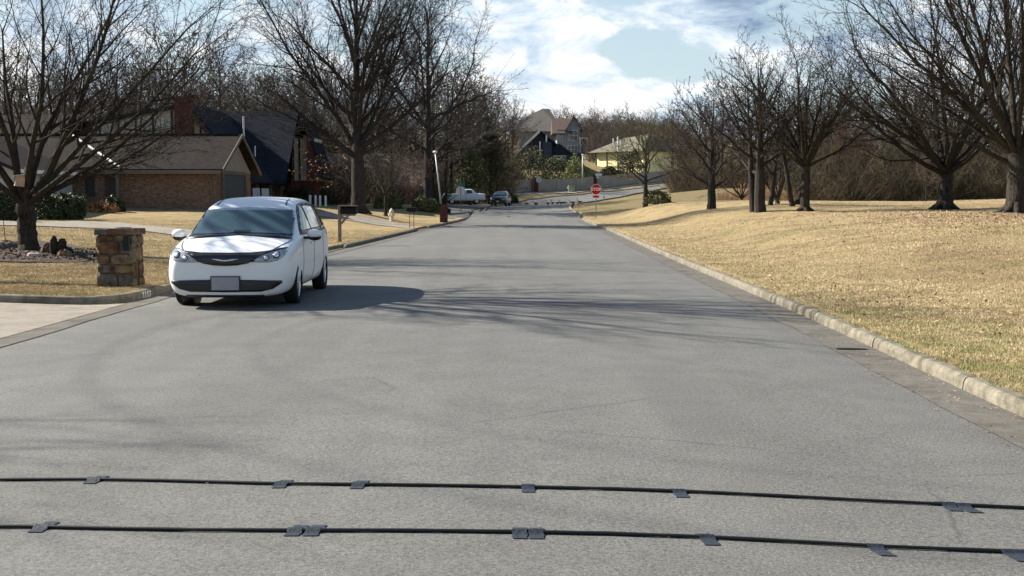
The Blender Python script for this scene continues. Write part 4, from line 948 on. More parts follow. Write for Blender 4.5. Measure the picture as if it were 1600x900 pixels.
b_ = at(471, 97); bush('hedge', b_, 1.3, .9, 1.25, 3500, .08, LEAF_D, 'dark hedge at the corner of the tudor house', 'hedge', 5)
b_ = at(497, 100); bush('hedge', b_, 1.2, .9, 1.5, 3500, .08, LEAF_D, 'dark hedge right of the tudor house, behind the white garden posts', 'hedge', 6)
b_ = at(530, 108); bush('tall_bush', b_, 1.0, .8, 2.0, 3000, .09, LEAF_D, 'dark tall bush against the low house porch', seed=7)
b_ = G(598, 325.5); bush('round_bush', b_, .75, .7, 1.05, 2500, .07, LEAF_O, 'olive round bush behind the young tree, leftmost of the bushes on the verge', seed=8)
b_ = G(615, 325); bush('round_bush', b_, .7, .7, 1.0, 2500, .07, LEAF_O, 'olive round bush just right of the young tree trunk', seed=9)
b_ = G(660, 329); bush('round_bush', b_, .95, .8, 1.0, 4000, .06, LEAF_O, 'olive mounded bush left of the leaning street lamp', seed=10)
b_ = G(678, 330); bush('round_bush', b_, .95, .8, .9, 4000, .06, LEAF_O2, 'dark green mounded bush at the foot of the leaning street lamp', seed=11)
b_ = at(1027, 90); bush('brown_bush', b_, 1.1, .9, 1.0, 2200, .07, LEAF_O, 'scruffy olive brown bush right of the small tree by the far road', seed=12)
b_ = at(1072, 170); bush('evergreen_bush', b_, 1.6, 1.5, 3.2, 4500, .12, LEAF_D, 'dark evergreen at the bend where the far road goes out of sight', seed=13)
b_ = at(906, 172); bush('willow_bush', b_, 2.6, 2.0, 4.0, 5000, .12, LEAF_Y, 'large yellow green bush behind the board fence left of the yellow house', seed=14, box=False)
bpy.data.objects['willow_bush'].location.y = 192; bpy.data.objects['willow_bush'].location.x = (903-800)/FPX*192; bpy.data.objects['willow_bush'].location.z = T((903-800)/FPX*192, 192)
for i, (px, Y, rx, h, m, lab) in enumerate(((985, 212, 2.2, 5.2, LEAF_D, 'dark evergreen covering the right half of the yellow house'), (830, 198, 3.4, 5.0, LEAF_O, 'grey olive thicket behind the fence, left of its brick pillar'),
        (868, 200, 2.6, 3.6, LEAF_O, 'grey olive thicket behind the fence under the steep roofed house'), (800, 176, 2.6, 3.4, LEAF_O, 'olive bush over the left end of the board fence'), (955, 206, 2.2, 2.2, LEAF_D, 'low dark bush behind the fence under the yellow wall'),
        (790, 160, 1.6, 1.3, LEAF_D, 'dark low bush behind the dark parked car'), (712, 150, 1.6, 1.8, LEAF_O, 'olive bush just behind the white pickup'))):
    b_ = at(px, Y); bush('thicket', b_, rx, rx*.8, h, 3000, .13, m, lab, seed=20+i)
def conifer(pos, H, r, n, m, label, seed, low=.08):
    rr = np.random.RandomState(seed); e = empty('evergreen_tree', pos, 0, label, 'tree'); L = [([(0, 0, 0), (0, 0, H*.5), (.1, 0, H*.95)], [.2, .13, .03], 8)]; C = []
    for i in range(110):
        z = H*(low+.9*(i/110)); a = i*2.4+rr.normal(0, .3); ll = r*(1-(z/H)**1.4)*rr.uniform(.6, 1.15)+.25; p0 = np.array([0, 0, z]); q = p0+np.array([math.cos(a)*ll, math.sin(a)*ll, ll*rr.uniform(-.15, .35)])
        L.append(([p0, (p0+q)/2+np.array([0, 0, .08]), q], [.05, .03, .012], 4))
        k = int(n/110); t = rr.uniform(.3, 1.05, k)[:, None]; C.append(p0+(q-p0)*t+rr.normal(0, .16+.07*ll, (k, 3)))
    tubes_mesh('trunk', L, BARK, e); leaf_mesh('foliage', np.concatenate(C), .12, m, e, seed); return e
conifer(at(764, 152), 9.6, 3.3, 9000, mat('cedar_leaf', (.045, .055, .025), .7, .4, .35, c2=(.09, .09, .04)), 'dark green cedar with olive top behind the parked cars', 3, .22)
conifer(at(735, 146), 7.0, 2.2, 5000, LEAF_O, 'olive evergreen left of the dark cedar', 4)
e = bush('brown_leaves', at(545, 78), .1, .1, .1, 10, .05, LEAF_B, 'x', seed=1)
for c in list(e.children): bpy.data.objects.remove(c)
bpy.data.objects.remove(e)
# small tree that keeps brown leaves, left of the tallest oak
pz = at(551, 84); t = big_tree(58, 5.5, .10, 1.8, [(1.8, 185, 50, 3.4, .07), (1.8, 150, 40, 3, .06), (2.2, 200, 66, 3.2, .06), (1.9, 260, 30, 2.6, .05), (2.4, 170, 75, 2.6, .05), (2.2, 120, 30, 2.6, .05)], dict(levels=3, kids=[0, 9, 6, 4], rmin=.010), leader=False)
te = t.make('brown_leaved_tree', BARK, 'small tree with clinging brown leaves just left of the tallest oak trunk', loc=pz)
lv = np.array(t.leaves); rr = np.random.RandomState(1); lv = lv[rr.permutation(len(lv))[:380]]; leaf_mesh('leaves', lv+rr.normal(0, .06, lv.shape), .075, LEAF_B, te, 2)

# ------------------------------------------------------------------ vehicles
PAINT = mat('white_car_paint', (.76, .765, .765), .4, .01, 1, coat=.3)
BLACKP = mat('black_plastic', (.012, .012, .013), .35, .1, 5, spec=.5)
TYRE = mat('tyre_rubber', (.018, .018, .018), .85, .15, 20)
RIM = mat('alloy_rim', (.55, .56, .57), .32, .03, 5, metal=.9)
CHROME = mat('chrome', (.8, .8, .8), .12, .01, 5, metal=1.0)
LENS = mat('headlight_lens', (.30, .33, .36), .08, .45, 14, coat=1.0, spec=.6)
LAMPB = mat('headlight_inner', (.7, .72, .74), .15, .2, 14, metal=.7)
REDL = mat('tail_lamp_red', (.35, .02, .015), .2, .1, 4, coat=.8)
CARGLASS = glass_mat('car_glass', (.030, .058, .066), .02, .6, False)
def loft(name, stations, m, parent, sub=2):
    """stations: (y, [(x,z)...] half section from bottom centre to top centre)"""
    V = []; F = []; n = None
    for y, half in stations:
        if len(y_ := (y,)) and n is None: n = len(half)
        ring = [(x, z) for x, z in half] + [(-x, z) for x, z in half[-2:0:-1]]
        V += [(x, y, z) for x, z in ring]
    k = 2*n-2
    for i in range(len(stations)-1):
        for j in range(k): F.append((i*k+j, i*k+(j+1) % k, (i+1)*k+(j+1) % k, (i+1)*k+j))
    for base, rev in ((0, False), ((len(stations)-1)*k, True)):       # caps as quad strips
        for j in range(n-1):
            a, b = base+j, base+j+1; c, d = base+(k-j-1) % k, base+(k-j) % k
            q = [a, b, c, d]; q2 = []
            for x in q:
                if x not in q2: q2.append(x)
            if len(q2) >= 3: F.append(tuple(q2 if rev else q2[::-1]))
    mb = MB(); mb.add(V, F); o = mb.build(name, m, parent, smooth=True)
    s = o.modifiers.new('s', 'SUBSURF'); s.levels = s.render_levels = sub; bake(o)
    for p in o.data.polygons: p.use_smooth = True
    return o
def clipcell(poly, x0, x1, y0, y1):
    for ax, v, sg in ((0, x0, 1), (0, x1, -1), (1, y0, 1), (1, y1, -1)):
        out = []; n = len(poly)
        for i in range(n):
            a, b = poly[i], poly[(i+1) % n]; da, db = (a[ax]-v)*sg, (b[ax]-v)*sg
            if da >= 0: out.append(a)
            if (da > 0 and db < 0) or (da < 0 and db > 0): t = da/(da-db); out.append((a[0]+(b[0]-a[0])*t, a[1]+(b[1]-a[1])*t))
        poly = out
        if len(poly) < 3: return []
    return poly
def patch(name, bvh, poly, view, m, parent, off=.006, cell=.06, side=1):
    """a thin skin shaped by a polygon, laid on the body: view 'front' (x,z), 'rear' or 'side' (y,z)"""
    V = []; F = []; key = {}
    xs = [p[0] for p in poly]; ys = [p[1] for p in poly]
    nx = int((max(xs)-min(xs))/cell)+1; ny = int((max(ys)-min(ys))/cell)+1
    def proj(u, z):
        k = (round(u, 4), round(z, 4))
        if k in key: return key[k]
        if view == 'front': o_, d = Vector((u, -3, z)), Vector((0, 1, 0))
        elif view == 'rear': o_, d = Vector((u, 9, z)), Vector((0, -1, 0))
        else: o_, d = Vector((3*side, u, z)), Vector((-side, 0, 0))
        h = bvh.ray_cast(o_, d)
        if h[0] is None: key[k] = None; return None
        nn = h[1] if h[1].dot(d) < 0 else -h[1]
        V.append(tuple(h[0]+nn*off)); key[k] = len(V)-1; return key[k]
    for i in range(nx):
        for j in range(ny):
            c = clipcell(poly, min(xs)+i*cell, min(xs)+(i+1)*cell, min(ys)+j*cell, min(ys)+(j+1)*cell)
            ids = []
            for p in c:
                q = proj(*p)
                if q is not None and q not in ids: ids.append(q)
            if len(ids) >= 3 and len(ids) == len(set((round(p[0], 4), round(p[1], 4)) for p in c)): F.append(tuple(ids))
    me = bpy.data.meshes.new(name); me.from_pydata(V, [], F); me.materials.append(m)
    for p in me.polygons: p.use_smooth = True
    o = link(bpy.data.objects.new(name, me), parent)
    s = o.modifiers.new('t', 'SOLIDIFY'); s.thickness = off*.8; s.offset = 0
    return o
def bvh_of(o): me = o.data; return BVHTree.FromPolygons([tuple(v.co) for v in me.vertices], [tuple(p.vertices) for p in me.polygons])
def wheel(parent, x, y, r, side, w=.22, spokes=10):
    e = MB(); M = Matrix.Translation((x, y, r)) @ Matrix.Rotation(R(90)*side, 4, 'Y')
    e.lathe([(r*.66, -w/2), (r*.9, -w/2), (r*.985, -w*.38), (r, -w*.2), (r, w*.2), (r*.985, w*.38), (r*.9, w/2), (r*.68, w/2), (r*.655, w*.3), (r*.655, -w*.3)], 32, M)
    t = e.build('wheel', TYRE, parent, smooth=True)
    m = MB(); m.lathe([(.01, w*.24), (r*.13, w*.25), (r*.15, w*.1), (r*.56, -w*.05), (r*.60, w*.05), (r*.615, w*.34), (r*.665, w*.40), (r*.665, w*.2), (r*.6, -w*.3), (.02, -w*.32)], 32, M)
    for i in range(spokes):
        a = 2*math.pi*i/spokes; ca, sa = math.cos(a), math.sin(a)
        q = [(r*.10, -.018), (r*.62, -.03), (r*.62, .03), (r*.10, .018)]
        P = [M @ Vector((u*ca-v*sa, u*sa+v*ca, z)) for z in (w*.16, w*.33) for u, v in q]
        m.add(P, [(0, 3, 2, 1), (4, 5, 6, 7), (0, 1, 5, 4), (1, 2, 6, 5), (2, 3, 7, 6), (3, 0, 4, 7)])
    m.build('rim', RIM, t)
    return t
def cut_arches(body, spots, r, xin, dark, parent):
    """spots (y, z); opens wheel arches in the body and lines them"""
    for y, z in spots:
        for sg in (-1, 1):
            c = MB(); M = Matrix.Translation((sg*(xin+.25), y, z)) @ Matrix.Rotation(R(90), 4, 'Y'); c.lathe([(r, -.25), (r, .25)], 40, M); co = c.build('cutter', dark)
            bo = body.modifiers.new('b', 'BOOLEAN'); bo.operation = 'DIFFERENCE'; bo.object = co; bo.solver = 'EXACT'; bake(body); bpy.data.objects.remove(co)
            l = MB(); M = Matrix.Translation((sg*(xin+.11), y, z)) @ Matrix.Rotation(R(90)*sg, 4, 'Y')
            n = 28; V = []
            for q, (ra, zz) in enumerate(((r-.012, .10), (r-.012, -.09), (.01, -.095))):
                for k in range(n+1): a = math.pi*k/n*1.16-math.pi*.08; V.append(M @ Vector((-ra*math.sin(a)*1.0, ra*math.cos(a), zz)))
            F = []
            for q in range(2):
                for k in range(n): F.append((q*(n+1)+k, q*(n+1)+k+1, (q+1)*(n+1)+k+1, (q+1)*(n+1)+k))
            l.add(V, F); l.build('wheel_liner', dark, parent)

# the minivan
VX, VY, VR = -4.42, 18.75, R(1.0)
van = empty('minivan', (VX, VY, .02), VR, 'white minivan parked by the left kerb facing the viewer', 'minivan')
def S(y, zb, wl_, wm, zm, wb, zk, w1, z1, w2, z2, w3, z3, zt): return (y, [(0, zb), (wl_*.82, zb), (wl_, zb+.07), (wm, zm), (wb, zk), (w1, z1), (w2, z2), (w3, z3), (0, zt)])
st = [S(-.03, .24, .52, .74, .50, .68, .71, .62, .765, .52, .80, .34, .815, .82),
      S(.02, .20, .74, .86, .50, .81, .76, .75, .82, .64, .855, .38, .875, .88),
      S(.14, .185, .86, .94, .50, .90, .81, .85, .87, .72, .91, .43, .93, .935),
      S(.34, .19, .92, .975, .52, .945, .88, .90, .935, .77, .975, .46, 1.00, 1.005),
      S(.65, .20, .93, .985, .56, .955, .93, .91, .98, .78, 1.02, .48, 1.045, 1.05),
      S(1.00, .20, .94, .995, .60, .965, .99, .925, 1.04, .80, 1.08, .50, 1.115, 1.125),
      S(1.22, .20, .94, 1.0, .62, .97, 1.02, .93, 1.07, .82, 1.12, .54, 1.165, 1.18),
      S(1.55, .20, .94, 1.0, .62, .975, 1.04, .93, 1.10, .80, 1.28, .54, 1.345, 1.365),
      S(1.95, .20, .94, 1.0, .62, .975, 1.06, .925, 1.14, .79, 1.50, .56, 1.55, 1.565),
      S(2.25, .20, .94, 1.0, .62, .975, 1.07, .92, 1.15, .765, 1.625, .56, 1.675, 1.69),
      S(2.7, .20, .94, 1.0, .62, .975, 1.08, .92, 1.16, .755, 1.675, .56, 1.73, 1.745),
      S(3.5, .20, .94, 1.0, .62, .975, 1.09, .92, 1.17, .75, 1.675, .56, 1.735, 1.755),
      S(4.3, .21, .94, .995, .62, .965, 1.11, .905, 1.19, .735, 1.645, .54, 1.71, 1.73),
      S(4.85, .24, .90, .96, .64, .925, 1.10, .86, 1.18, .69, 1.55, .50, 1.62, 1.64),
      S(5.06, .28, .84, .91, .64, .87, 1.06, .81, 1.12, .58, 1.36, .42, 1.42, 1.44),
      S(5.15, .32, .70, .80, .64, .76, .95, .70, 1.00, .50, 1.08, .36, 1.12, 1.13)]
body = loft('body', st, PAINT, van); B = bvh_of(body)
mir = lambda P: [(-x, z) for x, z in P][::-1]
patch('windshield', B, [(-.845, 1.085), (-.70, 1.12), (0, 1.15), (.70, 1.12), (.845, 1.085), (.835, 1.14), (.755, 1.48), (.715, 1.52), (.35, 1.55), (0, 1.56), (-.35, 1.55), (-.715, 1.52), (-.755, 1.48), (-.835, 1.14)], 'front', CARGLASS, van, .008)
patch('cowl', B, [(-.86, 1.06), (0, 1.125), (.86, 1.06), (.845, 1.085), (.70, 1.12), (0, 1.15), (-.70, 1.12), (-.845, 1.085)], 'front', BLACKP, van, .010)
gr = patch('grille', B, [(-.74, .915), (-.60, .885), (-.40, .865), (0, .86), (.40, .865), (.60, .885), (.74, .915), (.55, .84), (.42, .755), (.34, .72), (.18, .69), (0, .682), (-.18, .69), (-.34, .72), (-.42, .755), (-.55, .84)], 'front', BLACKP, van, .012, .05)
wingm = [(-.20, .79), (-.12, .79), (-.03, .775), (.03, .775), (.12, .79), (.20, .79), (.10, .762), (.03, .752), (-.03, .752), (-.10, .762)]
patch('badge', B, wingm, 'front', CHROME, gr, .022, .05)
HL = [(.36, .745), (.44, .80), (.52, .845), (.66, .90), (.79, .935), (.885, .945), (.90, .90), (.875, .83), (.80, .765), (.66, .735), (.50, .735)]
for q in (HL, mir(HL)):
    hl = patch('headlight', B, q, 'front', LENS, van, .008, .05); sx = 1 if q is HL else -1
    for cx_, cz_, rr_, mm in ((.765, .845, .050, BLACKP), (.765, .845, .036, LAMPB), (.62, .80, .040, BLACKP), (.62, .80, .029, LAMPB)):
        c = [(sx*(cx_+rr_*math.cos(a)*1.05), cz_+rr_*math.sin(a)) for a in np.linspace(0, 2*math.pi, 17)[:-1]]; patch('lamp', B, c, 'front', mm, hl, .012 if mm is BLACKP else .016, .04)
    inner = [(.36, .745), (.44, .80), (.52, .845), (.66, .90), (.79, .935), (.885, .945), (.885, .93), (.79, .915), (.66, .878), (.54, .83), (.46, .78), (.42, .742)]
    inner = inner if sx > 0 else mir(inner); patch('lamp', B, inner, 'front', BLACKP, hl, .012, .05)
inT = [(-.84, .455), (-.4, .465), (0, .468), (.4, .465), (.84, .455), (.85, .42), (.72, .33), (.55, .285), (0, .275), (-.55, .285), (-.72, .33), (-.85, .42)]
it = patch('lower_intake', B, inT, 'front', BLACKP, van, .012, .05)
patch('intake_bar', B, [(-.66, .375), (.66, .375), (.66, .352), (-.66, .352)], 'front', CHROME if False else mat('grey_plastic', (.05, .05, .052), .5, .1, 5), it, .02, .06)
patch('bumper_lip', B, [(-.80, .235), (.80, .235), (.78, .20), (-.78, .20)], 'front', mat('grey_plastic', (.05, .05, .052)), van, .010, .06)
for sx in (-1, 1):
    patch('hood_seam', B, [(sx*.56, .86), (sx*.70, .93), (sx*.83, 1.02), (sx*.87, 1.055), (sx*.878, 1.052), (sx*.84, 1.012), (sx*.71, .92), (sx*.565, .852)][::sx], 'front', BLACKP, van, .004, .05)
patch('hood_gap', B, [(-.74, .925), (-.60, .895), (-.40, .875), (0, .87), (.40, .875), (.60, .895), (.74, .925), (.60, .905), (.40, .885), (0, .88), (-.40, .885), (-.60, .905)], 'front', BLACKP, van, .004, .05)
# number plate on its bracket
pm = MB(); pm.box((0, -.062, .41), (.42, .02, .20)); pb = pm.build('number_plate', mat('plate_grey', (.30, .30, .32), .5, .08, 8), van, bevel=.004)
pm = MB(); pm.box((0, -.048, .41), (.46, .02, .23)); pm.build('plate_bracket', BLACKP, pb, bevel=.004)
for sd in (1, -1):
    patch('window', B, [(1.62, 1.135), (1.80, 1.26), (2.12, 1.47), (2.38, 1.575), (2.56, 1.60), (2.60, 1.14)], 'side', CARGLASS, van, .010, .06, sd)
    patch('window', B, [(2.68, 1.14), (2.64, 1.605), (3.2, 1.62), (3.72, 1.61), (3.78, 1.16)], 'side', CARGLASS, van, .010, .06, sd)
    patch('window', B, [(3.86, 1.165), (3.80, 1.605), (4.30, 1.575), (4.62, 1.52), (4.80, 1.33), (4.86, 1.22)], 'side', CARGLASS, van, .010, .06, sd)
    patch('window_surround', B, [(1.50, 1.11), (1.74, 1.27), (2.08, 1.50), (2.36, 1.605), (2.6, 1.632), (3.2, 1.652), (3.75, 1.645), (4.32, 1.605), (4.67, 1.55), (4.86, 1.36), (4.93, 1.20), (4.6, 1.14), (3.6, 1.12), (2.6, 1.11)], 'side', BLACKP, van, .005, .06, sd)
    for s_ in ([(1.42, .30), (1.405, .30), (1.42, .75), (1.46, 1.05), (1.475, 1.05), (1.435, .75)], [(2.62, .28), (2.635, .28), (2.655, 1.08), (2.64, 1.08)], [(3.80, .62), (3.815, .62), (3.84, 1.09), (3.825, 1.09)]):
        patch('door_seam', B, s_, 'side', BLACKP, van, .003, .06, sd)
    for y0 in (2.36, 2.80):
        hnd = MB(); hnd.box((sd*.992, y0, .955), (.03, .20, .03)); hnd.build('door_handle', PAINT, van, bevel=.01)
    patch('sill', B, [(1.45, .30), (3.55, .30), (3.5, .235), (1.5, .235)], 'side', BLACKP, van, .006, .06, sd)
    tl = patch('tail_light', B, [(4.90, 1.02), (5.10, 1.02), (5.04, 1.2), (4.96, 1.25), (4.86, 1.15)], 'side', REDL, van, .008, .05, sd)
    mm = MB(); mm.ball((sd*1.13, 1.66, 1.125), .5, 8, (.25, .17, .165)); mo = mm.build('mirror', PAINT, van, smooth=True)
    mm = MB(); mm.box((sd*1.01, 1.69, 1.06), (.20, .10, .045), ry=0); mm.ball((sd*1.13, 1.675, 1.075), .5, 8, (.235, .165, .13)); mm.build('mirror_base', BLACKP, mo, smooth=True)
    patch('roof_seam', B, [(sd*.60, 1.60), (sd*.575, 1.60), (sd*.55, 1.68), (sd*.56, 1.715), (sd*.575, 1.715), (sd*.565, 1.68)][::sd], 'front', BLACKP, van, .006, .05)
cut_arches(body, [(1.0, .355), (4.09, .355)], .40, .66, BLACKP, van)
for p_ in body.data.polygons: p_.use_smooth = True
try:
    bm = bmesh.new(); bm.from_mesh(body.data)
    for e_ in bm.edges:
        if len(e_.link_faces) == 2 and e_.calc_face_angle(0) > R(45): e_.smooth = False
    bm.to_mesh(body.data); bm.free()
except Exception as ex: print(ex)
for sd in (1, -1):
    for y in (1.0, 4.09): wheel(van, sd*.868, y, .352, sd)
mm = MB(); mm.box((0, 2.6, .26), (1.3, 4.3, .12)); mm.build('underbody', BLACKP, van)
mm = MB(); mm.ball((0, 1.86, 1.50), .5, 6, (.13, .03, .045)); mm.build('rear_view_mirror', BLACKP, van, smooth=True)
mm = MB(); mm.tube([(-.70, 1.13, 1.135), (-.3, 1.08, 1.15), (.1, 1.10, 1.165)], .012, 6); mm.tube([(.05, 1.09, 1.16), (.45, 1.10, 1.15), (.74, 1.14, 1.13)], .012, 6); mm.build('wiper', BLACKP, van)

# white pickup seen from the side (its nose to the left)
def simple_car(name, label, cat, loc, rz, st, paint, wheels, r, fronts, sides, cell=.12, arch=.42, xin=.62, dark=BLACKP, glassm=CARGLASS):
    e = empty(name, loc, rz, label, cat); b = loft('body', st, paint, e); Bv = bvh_of(b)
    for nm, poly, m in fronts: patch(nm, Bv, poly, 'front', m, e, .01, cell)
    for nm, poly, m in sides:
        for sd in (1, -1): patch(nm, Bv, poly, 'side', m, e, .012, cell, sd)
    cut_arches(b, [(y, r) for y in wheels], arch, xin, dark, e)
    for sd in (1, -1):
        for y in wheels: wheel(e, sd*(xin+.2), y, r-.01, sd, spokes=6)
        mm = MB(); mm.ball((sd*1.04, 1.75, 1.15), .5, 6, (.22, .16, .18)); mm.build('mirror', paint, e, smooth=True)
    return e
pk = [S(-.02, .50, .55, .75, .75, .72, .98, .66, 1.03, .58, 1.05, .35, 1.06, 1.065), S(.12, .42, .84, .90, .75, .88, 1.02, .83, 1.07, .72, 1.09, .42, 1.11, 1.115),
      S(.5, .40, .92, .96, .75, .94, 1.06, .90, 1.11, .78, 1.13, .46, 1.15, 1.16), S(1.35, .38, .94, .98, .75, .96, 1.12, .92, 1.16, .80, 1.19, .5, 1.22, 1.23),
      S(1.6, .38, .94, .98, .75, .96, 1.14, .92, 1.19, .80, 1.30, .5, 1.34, 1.35), S(2.15, .38, .94, .98, .75, .96, 1.15, .91, 1.21, .72, 1.68, .5, 1.73, 1.74),
      S(3.0, .38, .94, .98, .75, .96, 1.16, .91, 1.22, .70, 1.72, .5, 1.78, 1.79), S(3.75, .38, .94, .98, .75, .96, 1.17, .91, 1.23, .70, 1.70, .5, 1.76, 1.78), S(3.95, .38, .94, .98, .75, .96, 1.17, .92, 1.21, .82, 1.27, .5, 1.32, 1.34),
      S(4.25, .40, .94, .98, .75, .96, 1.16, .92, 1.20, .82, 1.24, .5, 1.26, 1.27), S(5.1, .45, .92, .96, .75, .95, 1.14, .91, 1.18, .80, 1.19, .5, 1.20, 1.2), S(5.25, .50, .86, .92, .75, .90, 1.10, .86, 1.14, .7, 1.15, .4, 1.16, 1.16)]
pk_y = 140; c0 = at(724, pk_y)
PKO = simple_car('pickup_truck', 'white crew cab pickup parked side-on on the side street', 'pickup', (c0.x-2.3, c0.y+.2, c0.z+.26), R(-90)+R(6), pk, PAINT, (1.05, 4.15), .385,
    [('windshield', [(-.78, 1.26), (.78, 1.26), (.66, 1.66), (-.66, 1.66)], CARGLASS), ('grille', [(-.5, .78), (.5, .78), (.5, .96), (-.5, .96)], BLACKP), ('headlight', [(.55, .82), (.85, .84), (.85, 1.0), (.55, .98)], LENS), ('headlight', [(-.85, .84), (-.55, .82), (-.55, .98), (-.85, 1.0)], LENS)],
    [('window', [(1.85, 1.24), (2.25, 1.62), (2.70, 1.66), (2.72, 1.24)], CARGLASS), ('window', [(2.85, 1.24), (2.84, 1.66), (3.45, 1.66), (3.62, 1.26)], CARGLASS), ('tail_light', [(5.08, .85), (5.22, .85), (5.2, 1.12), (5.06, 1.12)], REDL), ('door_seam', [(2.77, .5), (2.8, .5), (2.8, 1.2), (2.77, 1.2)], BLACKP)])
sv = [S(-.02, .35, .55, .70, .60, .66, .84, .60, .90, .52, .92, .32, .94, .94), S(.15, .30, .80, .86, .60, .83, .92, .78, .97, .66, 1.0, .4, 1.02, 1.02),
      S(.6, .30, .86, .90, .62, .88, .99, .84, 1.04, .72, 1.07, .44, 1.09, 1.10), S(1.2, .30, .88, .92, .65, .90, 1.04, .86, 1.09, .76, 1.13, .46, 1.15, 1.16),
      S(1.5, .30, .88, .92, .65, .90, 1.06, .86, 1.11, .76, 1.26, .46, 1.31, 1.32), S(2.0, .30, .88, .92, .65, .90, 1.08, .85, 1.14, .66, 1.60, .46, 1.65, 1.66),
      S(3.0, .30, .88, .92, .65, .90, 1.10, .85, 1.16, .66, 1.64, .46, 1.70, 1.71), S(4.1, .32, .88, .91, .65, .89, 1.11, .83, 1.17, .63, 1.58, .44, 1.64, 1.65), S(4.5, .38, .80, .86, .65, .83, 1.05, .77, 1.12, .58, 1.35, .4, 1.40, 1.41), S(4.58, .42, .7, .78, .65, .74, .95, .7, 1.0, .5, 1.08, .36, 1.1, 1.1)]
DGREEN = mat('dark_grey_green_paint', (.035, .045, .048), .3, .03, 1, coat=.8)
c0 = at(779, 131)
simple_car('parked_suv', 'dark grey green estate car facing the viewer at the far left kerb', 'car', (c0.x-.1, c0.y, c0.z+.05), R(-8), sv, DGREEN, (.9, 3.55), .35,
    [('windshield', [(-.76, 1.16), (.76, 1.16), (.62, 1.58), (-.62, 1.58)], CARGLASS), ('grille', [(-.38, .66), (.38, .66), (.38, .82), (-.38, .82)], BLACKP), ('headlight', [(.44, .70), (.76, .72), (.76, .86), (.44, .84)], LENS), ('headlight', [(-.76, .72), (-.44, .70), (-.44, .84), (-.76, .86)], LENS), ('number_plate', [(-.16, .50), (.16, .50), (.16, .60), (-.16, .60)], WHITE)],
    [('window', [(1.75, 1.16), (2.1, 1.56), (2.6, 1.58), (2.62, 1.16)], CARGLASS), ('window', [(2.72, 1.16), (2.7, 1.58), (3.5, 1.56), (3.6, 1.18)], CARGLASS)], arch=.385, xin=.58)
PKO.scale = (.95, .92, .98)
# ------------------------------------------------------------------ street furniture
RUST = mat('sign_post_steel', (.20, .19, .18), .6, .2, 8); REDP = mat('stop_sign_red', (.50, .012, .018), .45, .06, 6)
GALV = mat('galvanised', (.42, .43, .43), .5, .1, 6, metal=.3); GREENS = mat('street_sign_green', (.02, .16, .09), .45, .1, 4)
WOODP = mat('weathered_wood', (.20, .16, .12), .85, .2, 6); BLK = mat('black_painted_metal', (.008, .008, .009), .6, .1, 6)
def text_part(txt, size, m, parent, loc, rot, depth=.003, align='CENTER', bold=0.0):
    c = bpy.data.curves.new('lettering', 'FONT'); c.body = txt; c.size = size; c.extrude = depth; c.align_x = align; c.align_y = 'CENTER'; c.offset = bold
    o = bpy.data.objects.new('lettering', c); col.objects.link(o); bpy.context.view_layer.update()
    me = bpy.data.meshes.new_from_object(o.evaluated_get(bpy.context.evaluated_depsgraph_get())); bpy.data.objects.remove(o)
    me.materials.clear(); me.materials.append(m); o = link(bpy.data.objects.new('lettering', me), parent); o.location = loc; o.rotation_euler = rot; return o
def octo(r, y0, y1, mb): mb.prism([(r*math.cos(R(22.5+45*i)), r*math.sin(R(22.5+45*i))) for i in range(8)], 'Y', y0, y1); return mb
p = G(931, 341); zs = W(931, 296, p.y).z - p.z
e = empty('stop_sign', p, R(2), 'red octagonal stop sign with white lettering on a thin post', 'sign')
part('post', RUST, e, lambda m: m.box((0, 0, zs/2+.2), (.055, .04, zs+.5)))
f = MB(); octo(.41, -.045, -.035, f); sf = f.build('sign_face', WHITE, e); f = MB(); octo(.385, -.050, -.0455, f); f.build('red_field', REDP, sf)
sf.location.z = zs
text_part('STOP', .30, WHITE, sf, (0, -.053, .0), (R(90), 0, 0), .002, bold=.008)
pl_ = part('plate', REDP, e, lambda m: m.box((0, -.04, zs-.53), (.46, .012, .16)))
# side street sign seen from behind
def back_sign(px, py, top, blade, lab, r=.38):
    p = G(px, py); zt = W(px, top, p.y).z - p.z; e = empty('stop_sign', p, 0, lab, 'sign')
    part('post', RUST, e, lambda m: m.box((0, 0, zt/2), (.05, .04, zt)))
    f = MB(); octo(r, .03, .04, f); o = f.build('sign_back', mat('bare_sign_back', (.52, .53, .54), .45, .06, 4), e); o.location.z = zt-r-.28; o.rotation_euler.z = R(8)
    b = part('street_name_blade', GREENS, e, lambda m: m.box((0, 0, zt-.12), (.66, .02, .20), R(-6)))
    part('street_name_blade', GREENS, e, lambda m: m.box((0, 0, zt+.10), (.02, .62, .18), R(-6)))
    return e
back_sign(720, 332, 285, 1, 'grey back of an octagonal sign with green blades in front of the white pickup')
back_sign(842, 301, 273.5, 1, 'grey back of an octagonal sign with green blade beside the fence pillar', .42)
p = G(934, 297); e = empty('street_name_sign', p, R(-20), 'white street name plates glinting on a pole behind the red stop sign', 'sign')
zt = W(934, 270, p.y).z - p.z
part('post', RUST, e, lambda m: m.box((0, 0, zt/2), (.06, .05, zt))); part('blade', WHITE, e, lambda m: m.box((.15, -.04, zt-.3), (1.0, .03, .42)))
part('blade', WHITE, e, lambda m: m.box((0, -.04, zt-.72), (.4, .03, .25)))
